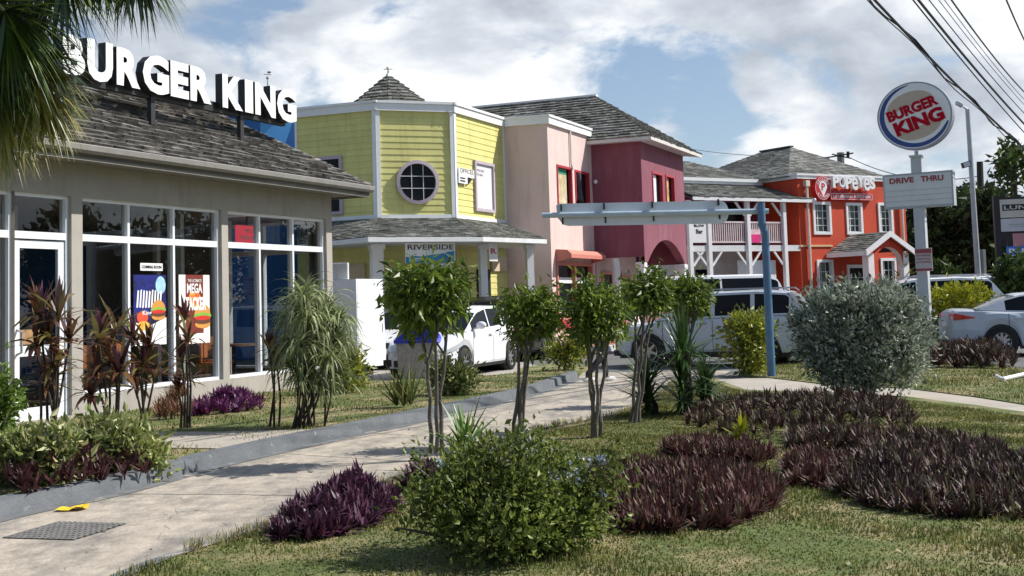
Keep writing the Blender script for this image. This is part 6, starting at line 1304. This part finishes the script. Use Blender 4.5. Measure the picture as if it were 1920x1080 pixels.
bush('golden_bush', 'flat topped golden yellow bush right of the drive thru pole', 1800, 657, [(1805, 560, 55, 25), (1762, 575, 35, 22), (1840, 568, 25, 18)], GY, 3200, .12, .05, 33, z=0)
bush('dark_green_bush', 'dull green bush under the golden one, left of the sedan', 1762, 654, [(1765, 597, 40, 28, -.4), (1790, 605, 30, 22, -.5)], leafmat('olive_leaf', [(.07, .09, .03), (.12, .15, .05)]), 1500, .11, .05, 34, z=0)
bush('lime_shrub', 'small lime green shrub on the grass island before the pink shop', 1062, 700, [(1062, 655, 32, 24), (1045, 665, 20, 18), (1082, 662, 18, 20)], YG, 1500, .10, .045, 35, z=.05)
bush('leafy_shrub', 'green flowering shrub in front of the litter bin, right side', 850, 740, [(850, 712, 33, 27), (825, 705, 22, 20), (872, 715, 16, 22)], leafmat('mixed_leaf', [(.06, .10, .02), (.14, .18, .05), (.3, .28, .12)]), 1800, .09, .04, 36, z=LZ)
q = G(757, 764, LZ); rosplant('spiky_shrub', 'spiky upright green shrub left of the pale tree stems', [q+[0, 0, .03], q+[.1, .05, .05], q+[-.1, .05, .04]], 30, .55, .03, leafmat('mixed_leaf', []), 37, (.1, .9), .3)
bush('lime_shrub', 'yellow green shrub at the foot of the white cabinet', 645, 737, [(643, 700, 26, 26), (658, 690, 16, 18)], YG, 1300, .12, .055, 38, z=LZ)
bush('leafy_shrub', 'bright green bush cut by the left picture edge', 2, 830, [(-15, 770, 32, 60), (0, 730, 18, 30)], leafmat('bright_leaf', [(.08, .14, .02), (.2, .3, .06), (.12, .2, .03)]), 1500, .09, .05, 39, z=LZ)
# variegated croton hedge
CT = leafmat('variegated_leaf', [(.40, .42, .14), (.16, .22, .05), (.50, .48, .22), (.08, .12, .03), (.30, .34, .10)], .4, .3, .5)
bush('variegated_shrub', 'low cream and green variegated shrub in front of the restaurant door', 110, 905, [(60, 865, 55, 36), (20, 855, 40, 36), (110, 850, 40, 38)], CT, 2400, .09, .042, 41, z=LZ, up=.5)
bush('variegated_shrub', 'larger variegated shrub in front of the left window mullions', 225, 880, [(190, 832, 48, 38), (240, 842, 46, 38), (270, 860, 28, 26), (150, 862, 46, 32)], CT, 3600, .09, .042, 42, z=LZ, up=.5)
# purple low plants
PU = leafmat('purple_leaf', [(.04, .010, .025), (.075, .022, .045), (.13, .05, .09), (.03, .008, .018)], .45, .12, .4)
def clump(name, label, P, n, nl, L, Wd, mt, seed, z, hmax=.2, cat='plant', tilt=(.1, 1.1), droop=.4, kind=None):
    q = scatter(P, n, seed); r = np.random.default_rng(seed); c = q.mean(0); 
    Pp = np.asarray(P)[:, :2]; dd = np.array([min(np.linalg.norm((p_-a)-(b-a)*np.clip(((p_-a)@(b-a))/((b-a)@(b-a)), 0, 1)) for a, b in zip(Pp, np.roll(Pp, -1, 0))) for p_ in q])
    hh = z+hmax*np.clip(dd/.30, .05, 1)*(.55+.4*r.random(n)+.45*np.sin(q[:, 0]*3.1+seed)*np.cos(q[:, 1]*2.3+seed*2)+.3*np.sin(q[:, 0]*7+q[:, 1]*5)); cs = np.column_stack([q, hh])
    mb = rosette(cs, nl, L, Wd, tilt, droop, seed)
    if kind: o = part(name, mb, mt); return setp(o, label, cat, None, kind)
    t = thing(name, label, cat, (c[0], c[1], z)); part('leaves', mb, mt, t)
    m = MB()
    for c_ in cs[::max(1, n//30)]: m.tube([(c_[0], c_[1], z-.02), c_], .008, 5)
    part('stems', m, DBARK, t, kind='stuff'); return t
pg = lambda L_, z: [G(x_, y_, z)[:2] for x_, y_ in L_]
clump('purple_heart_plant', 'deep purple leafy plant spilling over the driveway edge', pg(((505, 1015), (600, 1018), (700, 985), (745, 960), (740, 930), (640, 925), (540, 960)), MZ), 230, 14, .13, .028, PU, 51, MZ, .17, tilt=(.0, 1.5))
clump('purple_heart_plant', 'small dark purple plant in the shade between tree stem and bush', pg(((752, 925), (830, 925), (830, 895), (770, 893)), MZ), 40, 13, .14, .03, PU, 52, MZ, .18, tilt=(.0, 1.3))
clump('purple_heart_plant', 'purple ground plant under the restaurant window sill', pg(((365, 783), (490, 768), (495, 757), (440, 752), (360, 765)), LZ), 130, 13, .18, .035, leafmat('bright_purple_leaf', [(.09, .015, .07), (.14, .03, .11), (.05, .01, .04)], .4, .15), 53, LZ, .12)
clump('brown_fern_plant', 'reddish brown low plant between the cordylines and the purple one', pg(((290, 790), (370, 785), (375, 765), (300, 765)), LZ), 40, 12, .25, .022, leafmat('red_brown_leaf', [(.12, .05, .03), (.2, .1, .05), (.06, .03, .02)]), 54, LZ, .2)
clump('dark_ground_plant', 'dark wine coloured low plant along the kerb below the variegated shrubs', pg(((-60, 945), (60, 930), (160, 912), (290, 885), (300, 862), (120, 880), (-60, 905)), LZ), 160, 12, .16, .028, leafmat('wine_leaf', [(.05, .015, .02), (.10, .04, .04), (.03, .015, .012)]), 55, LZ, .18)
# Moses-in-the-cradle beds
BR = leafmat('bronze_purple_leaf', [(.026, .010, .014), (.058, .023, .026), (.115, .06, .055), (.04, .018, .014), (.09, .09, .035), (.20, .14, .10)], .55, .1, .3)
BR2 = leafmat('bronze_purple_leaf_red', [(.036, .012, .015), (.085, .026, .028), (.15, .06, .055), (.06, .018, .016), (.10, .08, .035), (.19, .11, .08)], .55, .1, .3)
beds = [('bronze leaved ground cover bed nearest the silver bush, back row', [(1285, 800), (1360, 815), (1450, 825), (1600, 815), (1700, 808), (1722, 785), (1690, 762), (1500, 752), (1310, 760)], 400, BR, 61, .12),
        ('small purple ground cover bed in the middle with one lime plant in it', [(1238, 856), (1330, 868), (1430, 872), (1450, 856), (1400, 840), (1260, 834)], 220, BR2, 62, .05),
        ('ground cover bed next to the flowering bush, front left', [(1115, 935), (1165, 1000), (1260, 1003), (1390, 988), (1460, 950), (1465, 918), (1380, 888), (1200, 880), (1118, 895)], 600, BR2, 63, .05),
        ('small reddish ground cover clump between the left and right beds', [(1482, 912), (1550, 918), (1590, 896), (1590, 872), (1520, 858), (1475, 870)], 180, BR2, 64, .04),
        ('large ground cover bed at the right edge of the lawn', [(1560, 930), (1640, 955), (1760, 972), (1920, 976), (2050, 985), (2080, 900), (1930, 868), (1780, 850), (1640, 845), (1560, 880)], 760, BR, 65, .07),
        ('thin dark ground cover row behind the large right bed', [(1480, 842), (1650, 846), (1800, 850), (1900, 865), (1880, 846), (1760, 828), (1600, 818), (1480, 826)], 260, BR, 66, .07)]
for lb, P, n, mt_, sd_, hm in beds: clump('ground_cover_bed', lb, pg(P, MZ), n, 20, .145, .021, mt_, sd_, MZ, hm, 'ground cover', (.0, 1.35), .3, 'stuff')
clump('ground_cover_bed', 'dark low hedge of bronze plants in front of the parked sedan', pg(((1735, 690), (1900, 692), (1905, 672), (1880, 660), (1745, 662)), .045), 380, 18, .22, .03, BR, 67, .045, .2, 'ground cover', (.0, 1.1), .25, 'stuff')
q = G(1385, 868, MZ); rosplant('lime_plant', 'single lime green plant growing in the middle of the purple bed', [q+[0, 0, .22], q+[.05, 0, .28]], 16, .17, .035, GY, 71, (.1, 1.2), .4)
# cordylines
CD = leafmat('cordyline_leaf', [(.05, .018, .015), (.10, .04, .025), (.20, .10, .04), (.07, .02, .03), (.30, .26, .08), (.06, .03, .02)], .35, .3, .6)
CP = leafmat('pink_cordyline_leaf', [(.14, .03, .06), (.22, .07, .12), (.06, .02, .03)], .35, .35, .6)
def cordy(label, bx_, by_, heads, L, Wd, nl, seed, mt=CD, z=LZ, droop=1.1):
    b = G(bx_, by_, z); d = (b-CC)@CW; r = random.Random(seed); cs = []; st = []
    for (hx, hy) in heads: c = PD(hx, hy, d+r.uniform(-.25, .25)); cs.append(c); st.append((b+[r.uniform(-.08, .08), r.uniform(-.08, .08), -.02], c, .016))
    t = rosplant('cordyline', label, cs, nl, L, Wd, mt, seed, (.05, 1.7), droop, stem=(b, st), prof=[.35, .9, 1., .6, .04]); 
    part('young_leaves', rosette([c+[0, 0, .02] for c in cs[::2]], 5, L*.75, Wd*.9, (.0, .35), .1, seed+1, [.4, .9, 1., .6, .05]), CP, t); return t
cordy('bronze cordyline in front of the white door', 92, 862, [(75, 590), (110, 600), (95, 640), (130, 640), (70, 650), (105, 690), (88, 720)], .42, .052, 22, 81)
cordy('dark cordyline with pink young leaves before the left window', 205, 830, [(185, 640), (215, 625), (205, 680), (180, 700), (225, 700), (170, 740)], .44, .056, 22, 82)
cordy('dark cordyline with dry brown leaves before the burger poster', 268, 822, [(250, 640), (280, 650), (265, 690), (290, 705), (255, 730)], .44, .056, 22, 83)
cordy('slender cordyline standing alone by the window corner', 345, 802, [(345, 600), (352, 640), (342, 680), (352, 715), (335, 730)], .34, .05, 16, 84)
cordy('thin cordyline with one pink leaf left of the weeping plant', 513, 800, [(505, 655), (515, 670), (520, 690)], .28, .05, 12, 85, droop=.7)
# weeping plant
WL = leafmat('weeping_leaf', [(.12, .17, .06), (.28, .34, .14), (.40, .44, .22), (.08, .12, .03), (.50, .52, .32)], .45, .3)
b = G(582, 800, LZ); d = (b-CC)@CW; r = random.Random(9); cs = []; st = []
for (hx, hy) in ((555, 580), (585, 566), (612, 580), (635, 600), (545, 610), (575, 600), (605, 620), (625, 640), (560, 650), (590, 660), (615, 680), (540, 660), (640, 650), (580, 700), (600, 590), (570, 560), (560, 715), (600, 725), (622, 705), (545, 690)):
    c = PD(hx, hy, d+r.uniform(-.4, .4)); cs.append(c); st.append((b+[r.uniform(-.2, .2), r.uniform(-.15, .15), -.02], c, .014))
rosplant('weeping_plant', 'tall pale green plant with long weeping strap leaves at the restaurant corner', cs, 85, .50, .022, WL, 91, (.2, 1.6), 2.6, stem=(b, st), prof=[.5, 1, 1, .9, .7, .4, .04])
# porch plants of the orange restaurant
q = g2(FR.p(FR.px(1690, 500)[0], 2.9, 0)); d = (q-CC)@CW; rosplant('croton', 'orange and green croton beside the orange restaurant porch', [PD(1692, 500, d), PD(1700, 515, d), PD(1684, 480, d), PD(1690, 525, d)], 16, .6, .14, leafmat('orange_leaf', [(.35, .15, .02), (.08, .14, .02), (.4, .3, .04)]), 95, (.1, 1.4), .5, stem=(q, [(q, PD(1692, 500, d), .04)]))

# ================================================================== PALM (upper left)
pb_ = np.array([-3.95, 7.9, 0.]); t = thing('fan_palm', 'fan palm hanging its ragged green and yellow leaves into the upper left corner', 'palm tree', pb_)
top = PD(-170, -60, 8.1); m = MB(); pts = [pb_+(np.array([top[0], top[1], 0])-pb_*[1, 1, 0])*(i/10)**1.5*1.+np.array([0, 0, top[2]*i/10]) for i in range(11)]; m.tube(pts, [.16-.003*i for i in range(11)], 12); part('trunk', m, mat('fibrous_trunk', (.14, .11, .08), .95, .3, 12., bump=.8, bscale=20), t)
PF = leafmat('palm_leaflet', [(.025, .055, .010), (.055, .10, .015), (.12, .18, .025), (.035, .07, .012), (.26, .28, .05)], .35, .25, .6)
PY = leafmat('dry_palm_leaflet', [(.08, .13, .02), (.22, .23, .04), (.32, .27, .08), (.11, .16, .025)], .4, .3, .5)
def fan(hub, aim, spread, L, ns, seed, mt, droop=.55):
    """hub and aim are world points; leaflets radiate from the hub round the aim direction"""
    r = np.random.default_rng(seed); ax = aim-hub; ax /= np.linalg.norm(ax); nrm = np.cross(ax, [0.1, 1., .2]); nrm /= np.linalg.norm(nrm); bi = nrm
    a = np.linspace(-spread, spread, ns)+r.normal(size=ns)*.03; toward = np.cross(ax, bi)
    dirs = ax[None]*np.cos(a)[:, None]+bi[None]*np.sin(a)[:, None]+toward[None]*(r.normal(size=ns)*.10+.25*np.abs(np.sin(a)))[:, None]; dirs /= np.linalg.norm(dirs, axis=1)[:, None]
    Ls = L*(1-.25*np.abs(a)/spread)*(.85+.25*r.random(ns))
    return straps(np.repeat(hub[None], ns, 0), dirs, Ls, .034, droop*(.5+1.*r.random(ns)), seed=seed, prof=[.25, .8, 1., .75, .4, .15, .02])
fans = [((250, -60), (350, 55), 8.0, .50, PF), ((262, -80), (330, 40), 8.2, .62, PF), ((170, -90), (250, 50), 8.1, .6, PF), ((10, 20), (80, 180), 7.7, .75, PF), ((225, -75), (330, 60), 8.3, .62, PF), ((185, -120), (350, 20), 8.6, .75, PF), ((120, -60), (175, 60), 7.9, .72, PF), ((60, -70), (150, 60), 8.2, .8, PF), ((60, 20), (165, 160), 8.1, .66, PF), ((20, 60), (130, 220), 8.3, .75, PF), ((-20, 10), (60, 150), 7.8, .8, PF),
        ((85, 110), (165, 220), 8.0, .5, PY), ((70, 150), (150, 290), 7.9, .58, PY), ((40, 170), (90, 330), 8.2, .62, PY), ((0, 180), (25, 330), 8.0, .66, PY), ((-30, 120), (20, 260), 7.9, .7, PF), ((95, 180), (165, 300), 8.1, .45, PY), ((10, 110), (90, 250), 8.4, .7, PF), ((-40, 60), (10, 200), 8.3, .7, PF), ((30, -20), (60, 120), 8.5, .8, PF), ((-10, 200), (60, 340), 8.3, .58, PY), ((130, -100), (230, 20), 8.4, .5, PF), ((60, 90), (120, 240), 8.5, .7, PF), ((-30, -60), (30, 60), 8.2, .8, PF), ((40, 120), (50, 280), 8.5, .6, PF), ((-40, 210), (0, 330), 8.1, .55, PY)]
for k, (h_, a_, d_, L_, mt_) in enumerate(fans):
    hub = PD(h_[0], h_[1], d_); mb = fan(hub, PD(a_[0], a_[1], d_-.1), 1.25, L_, 58, 100+k, mt_); o = part('frond', mb, mt_, t)
    m = MB(); m.tube([top+[0, 0, -.05*k % .4], (top+hub)/2+[0, 0, .18], hub], [.02, .014, .010], 5); part('leaf_stalk', m, mat('palm_stalk', (.14, .18, .05), .5), o)

# ================================================================== BACKGROUND TREES
DG = leafmat('dark_tree_leaf', [(.014, .028, .008), (.032, .055, .014), (.065, .095, .025), (.022, .038, .01)], .5, .2)
MG = leafmat('mid_tree_leaf', [(.03, .06, .012), (.06, .10, .02), (.10, .14, .03)], .5, .25)
def btree(label, px, d, ytop, rx, seed, mt, n=5000, ybase=None, L=.5, sparse=False, cat='tree', nm='shade_tree', thin=.3, ycb=None):
    b = g2(PD(px, 540, d)); s_ = d/FPX; zt = PD(px, ytop, d)[2]; Rx = rx*s_; zb = PD(px, ycb, d)[2] if ycb else max(.4, zt*.15); t = thing(nm, label, cat, b, 0, 'trees beyond the car park'); r = random.Random(seed)
    bl = []
    for k in range(12 if not sparse else 9):
        a = r.random()*6.28; q = r.random(); z_ = zb+(zt-zb)*(.15+.75*r.random()); w_ = math.sin(pi*min(.95, max(.12, (z_-zb)/(zt-zb)*.8+.15))); rr = Rx*w_*.65; s2 = Rx*(.42 if not sparse else .20)*r.uniform(.8, 1.15); bl.append((b[0]+cos(a)*rr, b[1]+sin(a)*rr, z_, s2, s2, min(s2*.8, (zt-zb)*.3)))
    m = MB(); m.tube([b-[0, 0, .1], b+[.1, 0, zb+(zt-zb)*.3], b+[0, .1, zb+(zt-zb)*.75]], [thin, thin*.7, thin*.25], 8)
    for c in bl: q = b+np.array([0, 0, zb+(c[2]-zb)*.35]); m.tube([q, (q+np.array(c[:3]))/2+[0, 0, -.1], np.array(c[:3])], [thin*.3, thin*.2, thin*.08], 5)
    part('trunk', m, DBARK, t); part('crown', leaves(bl, n, L, L*.5, .1, .45, seed), mt, t); return t
btree('dark tree just right of the orange restaurant', 1712, 72, 385, 55, 201, DG)
btree('dark rounded tree behind the drive thru board', 1752, 68, 372, 48, 202, DG, 6500)
btree('dark tree left of the lamp post', 1792, 74, 350, 50, 203, DG, 6500)
btree('dark tree behind the lamp post with a pale sky gap above', 1836, 80, 362, 45, 204, DG)
btree('dark bushy tree left of the directory sign', 1868, 66, 375, 42, 205, DG, 6000)
btree('tall dark tree behind the directory sign', 1925, 78, 378, 60, 206, DG, 5500)
btree('dark tree low between the gantry pole and sign pole gap', 1950, 66, 420, 50, 207, DG)
btree('airy tree with thin open branches at the upper right edge', 1912, 58, 272, 42, 208, MG, 800, L=.36, sparse=True, thin=.12, ycb=362)
btree('bright green hedge tree below the blue banner at the right edge', 1905, 40, 488, 34, 209, MG, 3600, L=.24, thin=.1, cat='bush', nm='hedge_bush'); btree('bright green hedge bush farther right by the banner foot', 1945, 39, 490, 40, 210, MG, 3000, L=.24, thin=.1, cat='bush', nm='hedge_bush')
btree('low green bush behind the white boundary wall', 1770, 52, 497, 26, 211, MG, 1800, L=.3, thin=.1, cat='bush', nm='hedge_bush')
# trees across the street to the right, out of frame but mirrored in the shop windows
for k, (x_, y_, s_) in enumerate(((38, 22, 3.6), (46, 30, 4.2), (44, 42, 4.4), (36, 14, 3.4), (54, 52, 5.), (50, 20, 4.5), (60, 66, 5))):
    t = thing('street_tree', 'green street tree across the road mirrored in the restaurant windows', 'tree', (x_, y_, 0), 0, 'street trees across the road'); m = MB(); m.tube([(x_, y_, 0), (x_, y_, s_)], [.25, .15], 8); part('trunk', m, DBARK, t); part('crown', leaves([(x_+random.uniform(-1, 1)*s_*.5, y_+random.uniform(-1, 1)*s_*.5, s_*random.uniform(.5, 1.25), s_*.55) for _ in range(9)], 9000, .5, .3, .1, .5, 300+k), DG, t)
# far hedge closing the horizon
fs = []; 
for i in range(60): x_ = -60+i*4.2; fs.append((x_, 130+8*sin(i*1.3), 1.0+1.6*random.random(), 3.4, 3., 2.6+random.random()*1.4))
o = part('far_trees', leaves(fs, 16000, .9, .5, .1, .5, 400), DG); setp(o, 'distant dark line of trees along the horizon', 'far trees', None, 'stuff')
